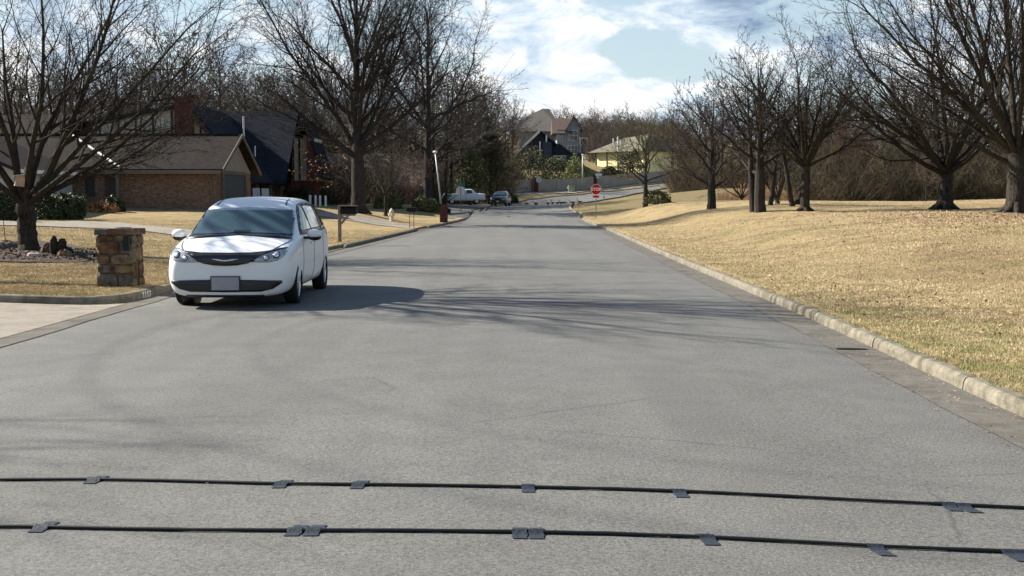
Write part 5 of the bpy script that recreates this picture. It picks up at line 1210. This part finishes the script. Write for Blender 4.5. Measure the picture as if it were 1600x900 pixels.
def lamp(px, py, topx, topy, lab, name='street_lamp', r=.06, Y=None):
    p = G(px, py) if Y is None else at(px, Y); tp = W(topx, topy, p.y) - p; e = empty(name, p, 0, lab, 'street lamp')
    part('pole', GALV, e, lambda m: m.tube([(0, 0, -.2), tuple(tp*.5), tuple(tp)], [r*1.25, r, r*.75], 10), smooth=True)
    hd = MB(); hd.lathe([(.05, -.12), (.09, -.08), (.19, .0), (.19, .04), (.13, .10), (.04, .13)], 16); o = hd.build('lamp_head', mat('lamp_head_pale', (.62, .63, .62), .5, .05, 4), e, smooth=True); o.location = tp
    br = MB(); br.tube([tuple(tp*.22), tuple(tp*.22+Vector((.35, 0, .45)))], .03, 6); br.build('bracket', GALV, e)
    return e
lamp(691, 326, 680, 238, 'leaning grey street lamp behind the red brick mailbox pillar', Y=96)
lamp(910, 298, 910.5, 242, 'upright grey street lamp in front of the far board fence', r=.09)
p = G(893, 300); e = empty('utility_box', p, 0, 'small pale green utility box on the far verge', 'utility box')
part('cabinet', mat('pale_green_metal', (.33, .36, .26), .5, .1, 3), e, lambda m: m.box((0, 0, .4), (.9, .7, .8)), bevel=.03); part('lid', mat('pale_green_metal', (.33, .36, .26)), e, lambda m: m.box((0, -.02, .83), (.98, .78, .08)), bevel=.02)
def hydrant(px, py, h, lab, m):
    p = G(px, py); e = empty('fire_hydrant', p, R(20), lab, 'hydrant'); k = h/.78
    part('barrel', m, e, lambda b: b.lathe([(r*k, z*k) for r, z in ((.17, 0), (.17, .04), (.11, .05), (.105, .42), (.15, .44), (.15, .48), (.125, .49))], 16), smooth=False)
    part('bonnet', m, e, lambda b: b.lathe([(r*k, z*k) for r, z in ((.13, .49), (.14, .54), (.12, .62), (.07, .68), (.04, .70), (.04, .75), (.01, .76))], 16), smooth=True)
    for a, r_, l in ((-90, .075, .2), (0, .05, .19), (180, .05, .19)):
        M = Matrix.Rotation(R(a), 4, 'Z') @ Matrix.Translation((0, 0, .36*k)) @ Matrix.Rotation(R(90), 4, 'Y')
        part('outlet', m, e, lambda b: b.lathe([(r_*.8*k, .08*k), (r_*.8*k, l*.7*k), (r_*1.1*k, l*.72*k), (r_*1.1*k, l*k), (.01, l*k)], 12, M))
    return e
hydrant(612, 345.5, .80, 'cream fire hydrant on the verge below the small spreading tree', mat('cream_paint', (.62, .55, .38), .5, .08, 5))
hydrant(888.5, 299.5, .95, 'pale fire hydrant left of the utility box on the far verge', mat('pale_grey_paint', (.5, .5, .46), .5, .08, 5))
# mailboxes
def mailbox_body(mb, c, L, w, h, axis='X'):
    n = 10; prof = [(-w/2, 0), (w/2, 0), (w/2, h-w/2)] + [(w/2*math.cos(math.pi*i/n), h-w/2+w/2*math.sin(math.pi*i/n)) for i in range(1, n)] + [(-w/2, h-w/2)]
    if axis == 'X': mb.prism([(c[1]+a, c[2]+b) for a, b in prof], 'X', c[0]-L/2, c[0]+L/2)
    else: mb.prism([(c[0]+a, c[2]+b) for a, b in prof], 'Y', c[1]-L/2, c[1]+L/2)
p = G(531, 378); e = empty('mailbox', p, R(-4), 'black mailbox on a weathered wooden post with a diagonal brace', 'mailbox')
ht = W(531, 323, p.y).z - p.z
part('post', WOODP, e, lambda m: m.box((0, 0, ht/2), (.11, .11, ht+.06)), bevel=.01)
part('brace', WOODP, e, lambda m: (m.box((.24, 0, ht-.40), (.07, .07, .62), 0, ry=R(42)), m.box((.28, 0, ht-.30), (.58, .09, .05))))
part('box', BLK, e, lambda m: mailbox_body(m, (.33, 0, ht-.27), .56, .24, .28), bevel=.006)
part('box_roof', WOODP, e, lambda m: m.box((.30, 0, ht+.03), (.70, .26, .035)), bevel=.006)
part('door', BLK, e, lambda m: m.box((.62, 0, ht-.15), (.015, .22, .2)))
p = G(643, 357); e = empty('mailbox', p, 0, 'black mailbox on two thin metal legs beside the brick pillar drive', 'mailbox'); ht = W(643, 323, p.y).z-p.z
for x in (-.1, .12): part('leg', mat('rusty_leg', (.14, .06, .045), .7, .2, 8), e, lambda m: m.tube([(x, 0, -.1), (x*1.02, 0, ht-.25)], .016, 8))
part('box', BLK, e, lambda m: mailbox_body(m, (0, 0, ht-.24), .48, .20, .22), bevel=.005); part('bracket', BLK, e, lambda m: m.box((0, 0, ht-.25), (.36, .14, .02)))
p = G(693.5, 347.5); e = empty('mailbox_pillar', p, 0, 'dark red brick mailbox pillar with domed top at the kerb', 'mailbox'); ht = W(693, 320.5, p.y).z-p.z
part('shaft', BRICK_RED, e, lambda m: m.prism([(-.24, -.1), (.24, -.1), (.24, ht-.12)]+[(.24*math.cos(math.pi*i/8), ht-.12+.12*math.sin(math.pi*i/8)) for i in range(1, 8)]+[(-.24, ht-.12)], 'Y', -.24, .24))
part('box', BLK, e, lambda m: mailbox_body(m, (.30, 0, ht-.52), .26, .22, .30), bevel=.005); part('box_door', BLK, e, lambda m: m.box((.435, 0, ht-.38), (.012, .2, .2)))

# stone pillar by the near drive: each stone shaped and set in mortar
p = G(180, 449); p = Vector((p.x, p.y+.35, Z(p.x, p.y+.35))); e = empty('stone_pillar', p, R(-1), 'rough brown fieldstone mailbox pillar at the corner of the near driveway', 'pillar')
hp = W(186, 357, p.y-.35).z - p.z; Wp = .66
part('core', mat('dark_mortar', (.085, .07, .055), .95, .15, 9, .5, 40), e, lambda m: m.box((0, 0, hp/2-.05), (Wp-.09, Wp-.09, hp), taper=1.0))
STN = [mat('stone_brown', (0.063, 0.040, 0.026), .9, .35, 7, 1.0, 14, c2=(0.118, 0.079, 0.050)), mat('stone_tan', (0.089, 0.068, 0.047), .9, .35, 7, 1.0, 14, c2=(0.148, 0.115, 0.079)), mat('stone_red', (0.074, 0.040, 0.027), .9, .35, 7, 1.0, 14, c2=(0.118, 0.065, 0.043)), mat('stone_grey', (0.063, 0.054, 0.045), .9, .35, 7, 1.0, 14, c2=(0.111, 0.097, 0.083)), mat('stone_ochre', (0.104, 0.072, 0.040), .9, .35, 7, 1.0, 14, c2=(0.163, 0.119, 0.065))]
rs = random.Random(17); smb = MB()
for face in range(4):
    z = -.03; k = 0
    while z < hp-.17:
        rh = rs.choice((.15, .19, .24, .28)); rh = min(rh, hp-.12-z) ; x = -Wp/2
        while x < Wp/2-.03:
            wd = rs.uniform(.18, .42); wd = min(wd, Wp/2-x); wd = Wp/2-x if Wp/2-x-wd < .1 else wd
            nseg = 11; cx_, cz_ = x+wd/2, z+rh/2; ring = []; ring2 = []
            for i in range(nseg):
                a = 2*math.pi*i/nseg; s = rs.uniform(.90, 1.04); q = 4.5; den = (abs(math.cos(a))**q+abs(math.sin(a))**q)**(1/q)
                ring.append((cx_+math.cos(a)/den*wd*.49*s, cz_+math.sin(a)/den*rh*.48*s))
            dep = rs.uniform(.03, .065); M = Matrix.Rotation(R(90*face), 4, 'Z'); V = []
            for u, v in ring: V.append(M @ Vector((u, -(Wp/2-.06), v)))
            for u, v in ring: V.append(M @ Vector((cx_+(u-cx_)*.95, -(Wp/2-.045+dep*.8), cz_+(v-cz_)*.95)))
            for u, v in ring: V.append(M @ Vector((cx_+(u-cx_)*.6, -(Wp/2-.045+dep), cz_+(v-cz_)*.6)))
            F = [(i, (i+1) % nseg, nseg+(i+1) % nseg, nseg+i) for i in range(nseg)]+[(nseg+i, nseg+(i+1) % nseg, 2*nseg+(i+1) % nseg, 2*nseg+i) for i in range(nseg)]+[tuple(range(2*nseg, 3*nseg))]
            smb.cur = rs.randrange(5); smb.add(V, F); x += wd
        z += rh
smb.build('stonework', STN, e)
for i in range(4): smb2 = None
cp_ = MB()
for i, (x, w) in enumerate(((-.235, .25), (-.0, .22), (.23, .25))):
    for j, (y, d) in enumerate(((-.18, .38), (.18, .38))):
        cp_.cur = (i+j*2) % 5; cp_.box((x, y, hp-.06+rs.uniform(-.01, .015)), (w, d, .11), rs.uniform(-.05, .05), taper=.95)
cp_.build('coping', [STN[3], STN[2], STN[0], STN[3], STN[0]], e, bevel=.015)
part('letter_box', mat('green_black_metal', (.006, .014, .013), .35, .1, 5), e, lambda m: m.box((.24, -.36, hp-.27), (.11, .10, .25)), bevel=.008)
# painted house number on the kerb face (white digits on the concrete)
kp = G(237, 467)
nm_ = empty('kerb_number', (-6.385, 21.0, .075), 0, 'white painted house number on the kerb beside the stone pillar', 'kerb number')
text_part('1117', .15, mat('worn_white_paint', (.62, .62, .60), .8, .3, 30), nm_, (.058, 0, 0), (R(82), 0, R(78)), .0015, bold=.004)

# the planting bed round the lawn tree
bc = T1POS
MULCH = mat('mulch', (.04, .03, .025), .95, .45, 6, .9, 30, c2=(.085, .062, .048))
poly = [gp(-60, 384), gp(10, 381), gp(60, 377), gp(110, 383), (gp(146, 396)), gp(150, 406), gp(120, 411), gp(60, 411), gp(0, 410), gp(-60, 411)]
sheet('mulch_bed', poly, MULCH, .03, .3)
rm = np.random.RandomState(4)
def scatter_bits(name, xy, size, m, label, lift=.03, kind='stuff', up=.5, cat='ground cover'):
    z = Zn(xy[:, 0], xy[:, 1]); n = len(xy); C = np.column_stack([xy, z+lift]); a = rm.normal(size=(n, 3)); a[:, 2] *= up; a /= np.linalg.norm(a, axis=1, keepdims=True)
    b = np.cross(a, np.tile([0, 0, 1.], (n, 1))+rm.normal(0, .35, (n, 3))); b /= np.linalg.norm(b, axis=1, keepdims=True)+1e-9
    s = (size*rm.uniform(.5, 1.4, n))[:, None]; V = np.stack([C-a*s, C+b*s*.5, C+a*s, C-b*s*.5], 1).reshape(-1, 3)
    return tag(np_mesh(name, V, np.arange(4*n).reshape(-1, 4), m), label, cat, kind=kind)
a = rm.uniform(0, 6.28, 2600); r = rm.uniform(0, 1, 2600)**.5; pc = Vector(gp(45, 396))
scatter_bits('wood_chips', np.column_stack([pc.x+r*np.cos(a)*2.6, pc.y+r*np.sin(a)*2.1]), .05, mat('chips', (.045, .034, .028), .9, .4, 1.3, c2=(.11, .08, .06)), 'pale wood chips in the bed round the lawn tree', .035)
def rock(px, py, s, m, lab, dz=0):
    p = G(px, py); rr = random.Random(px); mb = MB(); mb.ball((0, 0, s[2]*.35), .5, 6, (s[0]*2, s[1]*2, s[2]*2)); mb.v = [(x*(1+rr.uniform(-.12, .12)), y*(1+rr.uniform(-.12, .12)), z*(1+rr.uniform(-.15, .15))) for x, y, z in mb.v]
    o = mb.build('rock', m, smooth=False); o.location = p; tag(o, lab, 'rock'); return o
rock(53, 402, (.19, .14, .11), mat('pale_stone', (.38, .31, .26), .9, .2, 6, .5), 'pale pinkish rock at the foot of the lawn tree')
rock(75, 396, (.2, .16, .20), STN[2], 'reddish brown rock right of the lawn tree trunk')
rock(12, 388, (.34, .2, .16), STN[3], 'flat grey rock left of the lawn tree trunk')
rock(28, 386, (.12, .12, .12), STN[2], 'small red rock left of the lawn tree trunk'); rock(101, 401, (.20, .15, .14), STN[4], 'ochre rock in front of the dark twin stump')
rock(-4, 390, (.3, .2, .15), STN[3], 'grey rock cut by the left edge of the view')
p = G(93, 399); e = empty('tree_stump', p, 0, 'dark weathered twin stump in the planting bed', 'stump'); STUMP = mat('dark_stump', (.035, .028, .025), .95, .3, 8, .9, 30)
def lump(mb, c, s, seed):
    rr = random.Random(seed); k0 = len(mb.v); mb.ball(c, .5, 7, s); mb.v[k0:] = [(x+rr.uniform(-.02, .02), y+rr.uniform(-.02, .02), z+rr.uniform(-.02, .02)) for x, y, z in mb.v[k0:]]
part('stem', STUMP, e, lambda m: (lump(m, (-.14, 0, .24), (.20, .2, .55), 1), lump(m, (-.13, 0, .44), (.14, .15, .15), 2)), smooth=True)
part('stem', STUMP, e, lambda m: (lump(m, (.06, 0, .22), (.26, .22, .44), 3), lump(m, (.10, -.02, .36), (.19, .18, .17), 4), lump(m, (.22, 0, .1), (.3, .2, .25), 5)), smooth=True)
p = G(147, 411); e = empty('path_light', p, 0, 'little black mushroom path light beside the stone pillar', 'garden light')
part('stake', BLK, e, lambda m: m.tube([(0, 0, -.05), (0, 0, .17)], .012, 8)); part('cap', BLK, e, lambda m: m.lathe([(.065, .16), (.06, .175), (.02, .22), (.005, .225)], 14))
p = G(10, 388); e = empty('shepherd_hook', p, 0, 'thin dark metal pole standing at the left edge of the lawn', 'garden pole')
part('pole', BLK, e, lambda m: m.tube([(0, 0, -.1), (-.06, 0, .8), (-.13, 0, 1.75)], .011, 6)); part('hook', BLK, e, lambda m: m.tube([(-.13, 0, 1.75), (-.14, 0, 1.95), (-.08, 0, 2.03), (.0, 0, 2.0), (.02, 0, 1.92)], .010, 6))
# birdhouse in the fork
q = W(31, 281, T1POS.y-.35); e = empty('birdhouse', (q.x, q.y, q.z), R(20), 'pale wooden birdhouse hanging in the lawn tree', 'birdhouse'); e.rotation_euler = (0, R(8), R(28))
PW = mat('pale_new_wood', (.42, .30, .21), .8, .12, 6)
part('box', PW, e, lambda m: m.prism([(-.12, -.18), (.12, -.18), (.12, .16), (-.12, .08)], 'Y', -.11, .11)); part('roof', mat('bleached_wood', (.62, .56, .48), .8, .1, 5), e, lambda m: m.prism([(-.19, .065), (.16, .18), (.16, .20), (-.19, .085)], 'Y', -.16, .16))
part('entrance', BLK, e, lambda m: m.lathe([(.03, 0), (.03, .004)], 14, Matrix.Translation((-.122, 0, .0)) @ Matrix.Rotation(R(-90), 4, 'Y'))); part('hanger', PW, e, lambda m: m.box((.10, .0, .26), (.03, .06, .2)))
# lawn chairs on the porch, white posts
for i, (px, lab) in enumerate(((403, 'left pale slatted garden chair on the tudor house porch'), (417, 'right pale slatted garden chair on the tudor house porch'))):
    p = at(px, 84.0); e = empty('lawn_chair', (p.x, p.y, p.z+.15), R(20), lab, 'chair', 'garden chairs on the porch'); PWC = mat('pale_chair_paint', (.42, .44, .46), .6, .06, 4)
    part('seat', PWC, e, lambda m: m.box((0, 0, .36), (.52, .5, .04), rx=R(8))); part('backrest', PWC, e, lambda m: [m.box((-.2+.1*k, .30, .72), (.085, .025, .78), rx=R(-22)) for k in range(5)])
    for x in (-.25, .25):
        for y in (-.24, .22): part('leg', PWC, e, lambda m: m.box((x, y, .25), (.05, .06, .52)))
        part('armrest', PWC, e, lambda m: m.box((x*1.15, 0, .55), (.09, .6, .03)))
for i, (px, nm) in enumerate(((485.5, 'leftmost'), (494, 'second from the left'), (501, 'third from the left'), (509.5, 'rightmost'))):
    p = at(px, 94); mb = MB(); mb.box((0, 0, .38), (.16, .16, .76), R(i*4)); mb.add([(-.08, -.08, .76), (.08, -.08, .76), (.08, .08, .76), (-.08, .08, .76), (0, 0, .84)], [(0, 1, 4), (1, 2, 4), (2, 3, 4), (3, 0, 4)])
    o = mb.build('garden_post', WHITE); o.location = p; tag(o, 'short white garden post before the dark hedge, %s of four' % nm, 'post', 'white garden posts')

# ------------------------------------------------------------------ traffic counting tubes taped across the road
HOSE = mat('black_rubber_hose', (.006, .006, .006), .55, .1, 8, spec=.4); TAPE = mat('dark_mastic_tape', (.026, .031, .040), .5, .3, 25, .15, 60, spec=.4)
def on_road(px, py):
    u = (px-800)/FPX; v = (450-py)/FPX; cy = math.cos(PITCH)+v*math.sin(PITCH); cz = -math.sin(PITCH)+v*math.cos(PITCH)
    Y = 7.0
    for _ in range(6): X = u*Y/cy; zz = road_z(X, 10.); Y = (zz-CH)/cz*cy
    return Vector((u*Y/cy, Y, zz))
def road_hose(pts, tapes, lab, ends):
    P = [on_road(*a) for a in pts]; P = [Vector((ends[0], P[0].y+.05, .02))] + P + [Vector((ends[1], P[-1].y-.02, .02))]
    Q = []
    for a, b in zip(P[:-1], P[1:]):
        n = max(2, int((b-a).length/.12))
        for i in range(n): q = a.lerp(b, i/n); Q.append(q)
    rr = random.Random(len(pts)); Q = [Vector((q.x, q.y+.006*math.sin(q.x*3.1+len(pts))+rr.uniform(-.0015, .0015), road_z(q.x, 8)+.011)) for q in Q]
    mb = MB(); mb.tube(Q, [.0095+rr.uniform(-.0008, .0012) for _ in Q], 8); o = mb.build('road_hose', HOSE, smooth=True); tag(o, lab, 'rubber hose')
    for px, py, sk in tapes:
        c = on_road(px, py); yy = np.interp(c.x, [q.x for q in Q], [q.y for q in Q]); t = MB(); n = 12; w = .076; L = .20
        ks = [(-w/2, w/2)]; V = []; F = []
        for i in range(n+1):
            y = -L/2+L*i/n; yo = y + (sk*.02); zz = .003 + .021*math.exp(-(yo/.018)**2)
            for x in (-w/2, w/2): X = c.x+x+sk*.02*yo/L+.003*math.sin(i*1.7+px); V.append((X, yy+yo+sk*.04*x, road_z(X, 8)+zz+.002))
        for i in range(n): F.append((2*i, 2*i+1, 2*i+3, 2*i+2))
        t.add(V, F); to = t.build('tape_patch', TAPE, o); sm = to.modifiers.new('s', 'SOLIDIFY'); sm.thickness = .002
road_hose([(0, 752), (130, 751.5), (250, 753), (440, 758), (560, 759.5), (825, 763), (960, 766), (1060, 770), (1330, 783), (1600, 796)],
          [(147, 752, 1), (440, 758, 1), (560, 760, 1), (825, 763.5, 0), (1060, 770, -1), (1480, 790.5, -1), (1503, 791.5, -2)], 'black rubber hose taped across the road, the farther one', (-6.2, 4.25))
road_hose([(0, 826), (60, 826), (150, 828), (300, 830), (460, 831.5), (830, 833.5), (950, 836), (1100, 842), (1365, 856), (1600, 865)],
          [(65, 826, 1), (462, 831, 1), (490, 831.5, 1), (812, 833.5, 0), (838, 833.8, 0), (1104, 842, -1), (1365, 856, -2), (1575, 864.5, -2), (1598, 865, -2)], 'black rubber hose taped across the road, the nearer one', (-6.2, 4.2))

# ------------------------------------------------------------------ geese crossing the far end of the road
GB = mat('goose_brown', (.10, .08, .06), .85, .2, 9); GBK = mat('goose_black', (.012, .012, .012), .6, .1, 5); GWH = mat('goose_white', (.6, .58, .54), .8, .05, 5); GP = mat('goose_pale_breast', (.30, .26, .21), .85, .1, 9)
def goose(px, Y, rz, pose, lab, s=1.0):
    x = (px-800)/FPX*Y; mb = MB(); e_loc = (x, Y, T(x, Y)+.06)
    body_ = [(-.46, 0, .46), (-.40, 0, .45), (-.26, 0, .40), (-.05, 0, .38), (.14, 0, .40), (.24, 0, .45), (.29, 0, .53)]; br = [.01, .05, .12, .16, .15, .10, .05]
    mb.cur = 0; mb.tube(body_[:5], br[:5], 12, cap=False); mb.cur = 1; mb.tube(body_[4:], [br[4], .105, .055], 12, cap=False)
    nk = [(.27, 0, .50), (.32, 0, .66), (.31, 0, .82), (.33, 0, .90)] if pose == 'up' else [(.27, 0, .50), (.42, 0, .46), (.50, 0, .30), (.53, 0, .14)] if pose == 'graze' else [(.27, 0, .50), (.38, 0, .60), (.44, 0, .70), (.48, 0, .76)]
    mb.cur = 2; mb.tube(nk, [.055, .034, .03, .038], 10); h = Vector(nk[-1]); dr = 1 if pose != 'graze' else .3
    mb.ball(tuple(h+Vector((.03, 0, .0 if pose == 'graze' else .02))), .5, 5, (.12, .085, .085)); mb.tube([tuple(h+Vector((.07*dr, 0, .01 if dr == 1 else -.05))), tuple(h+Vector((.14*dr, 0, -.01 if dr == 1 else -.11)))], [.025, .008], 6)
    mb.cur = 3; mb.ball(tuple(h+Vector((.02, 0, -.015))), .5, 4, (.05, .095, .05)); mb.ball((-.37, 0, .43), .5, 4, (.14, .11, .09))
    mb.cur = 2; mb.tube([(-.42, 0, .47), (-.56, 0, .46)], [.05, .015], 6)
    for sy in (-.06, .06): mb.tube([(.0, sy, .30), (.01, sy, .14), (.0, sy, .01)], [.03, .014, .012], 6); mb.box((.05, sy, .01), (.12, .07, .015))
    o = mb.build('goose', [GB, GP, GBK, GWH], smooth=True); o.location = e_loc; o.rotation_euler = (0, 0, rz); o.scale = (s, s, s)
    return tag(o, lab, 'goose', 'geese crossing the far road')
for i, (px, Y, rz, pose, lab) in enumerate(((822, 146, 185, 'up', 'goose farthest left in the road, neck upright'), (837, 148, 190, 'low', 'second goose from the left, neck low, alone in the road'),
        (855.5, 147, 150, 'up', 'goose with upright neck, first of the tight bunch in the road'), (863, 145, 120, 'up', 'goose second in the tight bunch in the road'), (871, 149, 60, 'low', 'goose third in the tight bunch, neck lowered'),
        (876, 151, 200, 'up', 'tallest goose in the tight bunch, behind the others'), (881.5, 147, 30, 'graze', 'goose with its head down at the right of the tight bunch'),
        (894, 152, 180, 'low', 'goose walking at the kerb corner'), (905, 154, 180, 'up', 'upright goose on the grass just past the kerb corner'), (943, 163, 90, 'up', 'lone goose near the far kerb right of the stop sign'))):
    goose(px, Y, R(rz), pose, lab, .72)

# ------------------------------------------------------------------ grass blades and litter on the near lawns
def blades(name, x_of, n, y0, y1, seed, label, m, hh=(.016, .042)):
    rr = np.random.RandomState(seed); u = rr.uniform(0, 1, n); Y = 1/(1/y0+(1/y1-1/y0)*u); X = x_of(rr, Y)
    keep = np.isfinite(X); X, Y = X[keep], Y[keep]; n = len(X)
    px, py = X*900, Y; cl = .5+.5*np.sin(X*7.3+2*np.sin(Y*5.1))*np.sin(Y*6.7+1.5*np.sin(X*4.3))
    h = rr.uniform(hh[0], hh[1], n)*(.6+.6*cl); a = rr.uniform(0, 6.28, n); w = .0032*np.clip(Y/11, 1, 4.5)
    z = np.where((X > xl(Y)-.5) & (X < xr(Y)+.5), np.maximum(Zn(X, Y), .132), Zn(X, Y))-.006; B0 = np.stack([X, Y, z], 1); d = np.stack([np.cos(a), np.sin(a), np.zeros(n)], 1)
    la = rr.uniform(0, 6.28, n); l = rr.uniform(.1, .8, n)*h; top = B0+np.stack([np.cos(la)*l, np.sin(la)*l, h], 1)
    V = np.stack([B0-d*w[:, None], B0+d*w[:, None], top], 1).reshape(-1, 3); return tag(np_mesh(name, V, np.arange(3*n).reshape(-1, 3), m), label, 'grass', kind='stuff')
BL = []
def blade_mat():
    m, nt, b = nt_of('straw_blades'); nb = NB(nt); o = nb.n('ShaderNodeTexCoord').outputs['Object']
    a_ = nb.noise(o, 11, 4, .7); g_ = nb.noise(o, .32, 4, .6, .8); md = nb.noise(o, .9, 6, .65, .3); bg_ = nb.noise(o, .13, 5, .6, .4)
    c = nb.ramp(a_, [(.32, (.30, .21, .10)), (.45, (.48, .375, .205)), (.55, (.61, .495, .30)), (.68, (.74, .63, .43))])
    c = cmix(nb, nb.rng(md, .47, .60, 0, .6), c, (.30, .21, .12)); c = cmix(nb, nb.rng(g_, .53, .66, 0, .65), c, (.20, .22, .08)); sx_ = nb.n('ShaderNodeSeparateXYZ', {'Vector': o}); ke = nb.n('ShaderNodeMath', {0: nb.rng(sx_.outputs['X'], 4.3, 6.4, .75, 0), 1: nb.rng(nb.noise(o, 1.1, 4, .6), .4, .6, 0, 1)}, operation='MULTIPLY').outputs[0]; ke = nb.n('ShaderNodeMath', {0: ke, 1: nb.rng(sx_.outputs['X'], 0, 1, 0, 1)}, operation='MULTIPLY').outputs[0]; c = cmix(nb, ke, c, (.19, .22, .06)); c = cmix(nb, nb.rng(bg_, .50, .62, 0, .5), c, (.30, .20, .12))
    nt.links.new(c, b.inputs['Base Color']); b.inputs['Roughness'].default_value = .9; b.inputs['Specular IOR Level'].default_value = .15; return m
BLM = blade_mat()
def rx_(rr, Y): x0 = xr(Y)+.13-.05*np.sin(Y*2.3)*np.sin(Y*5.1+1); x1 = Y*.44+5.5; return np.where(x1 > x0, x0+(x1-x0)*rr.uniform(0, 1, len(Y)), np.nan)
blades('grass', rx_, 1000000, 5.0, 95, 1, 'short dormant straw coloured grass of the right lawn', BLM)
DRP = [[(v.co.x, v.co.y) for v in o.data.vertices] for o in bpy.data.objects if o.name.startswith('driveway') or o.name.startswith('side_street')]
DRB = [BVHTree.FromPolygons([(v.co.x, v.co.y, 0) for v in o.data.vertices], [tuple(p_.vertices) for p_ in o.data.polygons]) for o in bpy.data.objects if o.name.startswith('driveway') or o.name.startswith('side_street')]
def on_drive(X, Y):
    out = np.zeros(len(X), bool); far = np.where(Y > 33)[0]
    for i in far:
        for b_ in DRB:
            if b_.ray_cast(Vector((X[i], Y[i], 1)), Vector((0, 0, -1)))[0] is not None: out[i] = True; break
    return out
def lx_(rr, Y):
    x1 = xl(Y)-.14; x0 = -Y*.44-4.0; X = x0+(x1-x0)*rr.uniform(0, 1, len(Y)); bad = (Y < 19.8+.07*np.clip(-X-7.6, 0, 9)+1.5*np.clip((X+7.05)/.69, 0, 1)**2.2) | on_drive(X, Y) | ((X-pc.x)**2/2.7**2+(Y-pc.y)**2/2.1**2 < 1)
    return np.where(bad, np.nan, X)
blades('grass', lx_, 340000, 19.6, 60, 2, 'short dormant straw coloured grass of the left lawn', BLM)
n = 60000; Yv = rm.uniform(14, 60, n); Xv = xr(Yv)+.3+rm.uniform(0, 1, n)*(Yv*.44+1-xr(Yv)); dd = np.exp(-(((Xv-17)/5)**2+((Yv-41)/6)**2))
k = rm.uniform(0, 1, n) < .022+.8*dd; scatter_bits('leaf_litter', np.column_stack([Xv, Yv])[k], .036, mat('fallen_leaf', (.20, .12, .075), .85, .4, 2.0, c2=(.36, .25, .17)), 'brown fallen leaves scattered on the right lawn, thickest below the largest tree', .04, up=.4)
n = 900; Yv = 1/(rm.uniform(1/60, 1/6, n)); Xv = np.where(rm.uniform(0, 1, n) < .12, rm.uniform(-5, 4, n), xr(Yv)-rm.uniform(0, 1, n)**2*.6-.02); z0 = np.array([road_z(a, b) for a, b in zip(Xv, Yv)])
C = np.column_stack([Xv, Yv, z0+.012]); s = (rm.uniform(.006, .022, n)*np.where(Xv < 3.2, .6, 1))[:, None]; a = rm.uniform(0, 6.28, n); d1 = np.stack([np.cos(a), np.sin(a), rm.uniform(-.2, .4, n)], 1); d2 = np.stack([-np.sin(a), np.cos(a), rm.uniform(-.2, .2, n)], 1)
tag(np_mesh('gutter_litter', np.stack([C-d1*s, C+d2*s*.5, C+d1*s, C-d2*s*.5], 1).reshape(-1, 3), np.arange(4*n).reshape(-1, 4), mat('fallen_leaf', (.26, .16, .10))), 'small leaves and grit lying in the right gutter', 'litter', kind='stuff')
# broken gutter slab by the right kerb
cm = MB(); c0 = on_road(1325, 548); cm.add([(c0.x+a, c0.y+b, .019+road_z(c0.x+a, 14)) for a, b in ((-.16, -.02), (.02, -.03), (.24, .01), (.22, .08), (.04, .12), (-.10, .08))], [(0, 1, 2, 3, 4, 5)])
tag(cm.build('gutter_crack', mat('dark_hole', (.012, .011, .010), .95, .1, 5)), kind='structure')

# ------------------------------------------------------------------ turn the houses of the bend; set every thing's origin at its base
for h_, c_, deg in TURN:
    M = Matrix.Translation((c_[0], c_[1], 0)) @ Matrix.Rotation(R(deg), 4, 'Z') @ Matrix.Translation((-c_[0], -c_[1], 0))
    h_.location = M.translation; h_.rotation_euler = (0, 0, R(deg))
bpy.context.view_layer.update()
for o in [o for o in bpy.data.objects if o.type == 'EMPTY' and o.parent is None]:
    if o.location.length < 1e-6 or o in [t_[0] for t_ in TURN]:
        pts = [c.matrix_local @ Vector(b) for c in o.children if c.type == 'MESH' for b in c.bound_box]
        mn = Vector([min(p[i] for p in pts) for i in range(3)]); mx = Vector([max(p[i] for p in pts) for i in range(3)]); c_ = Vector(((mn.x+mx.x)/2, (mn.y+mx.y)/2, mn.z))
        o.location = o.location + Matrix.Rotation(o.rotation_euler.z, 3, 'Z') @ c_
        for ch in o.children: ch.location = ch.location - c_
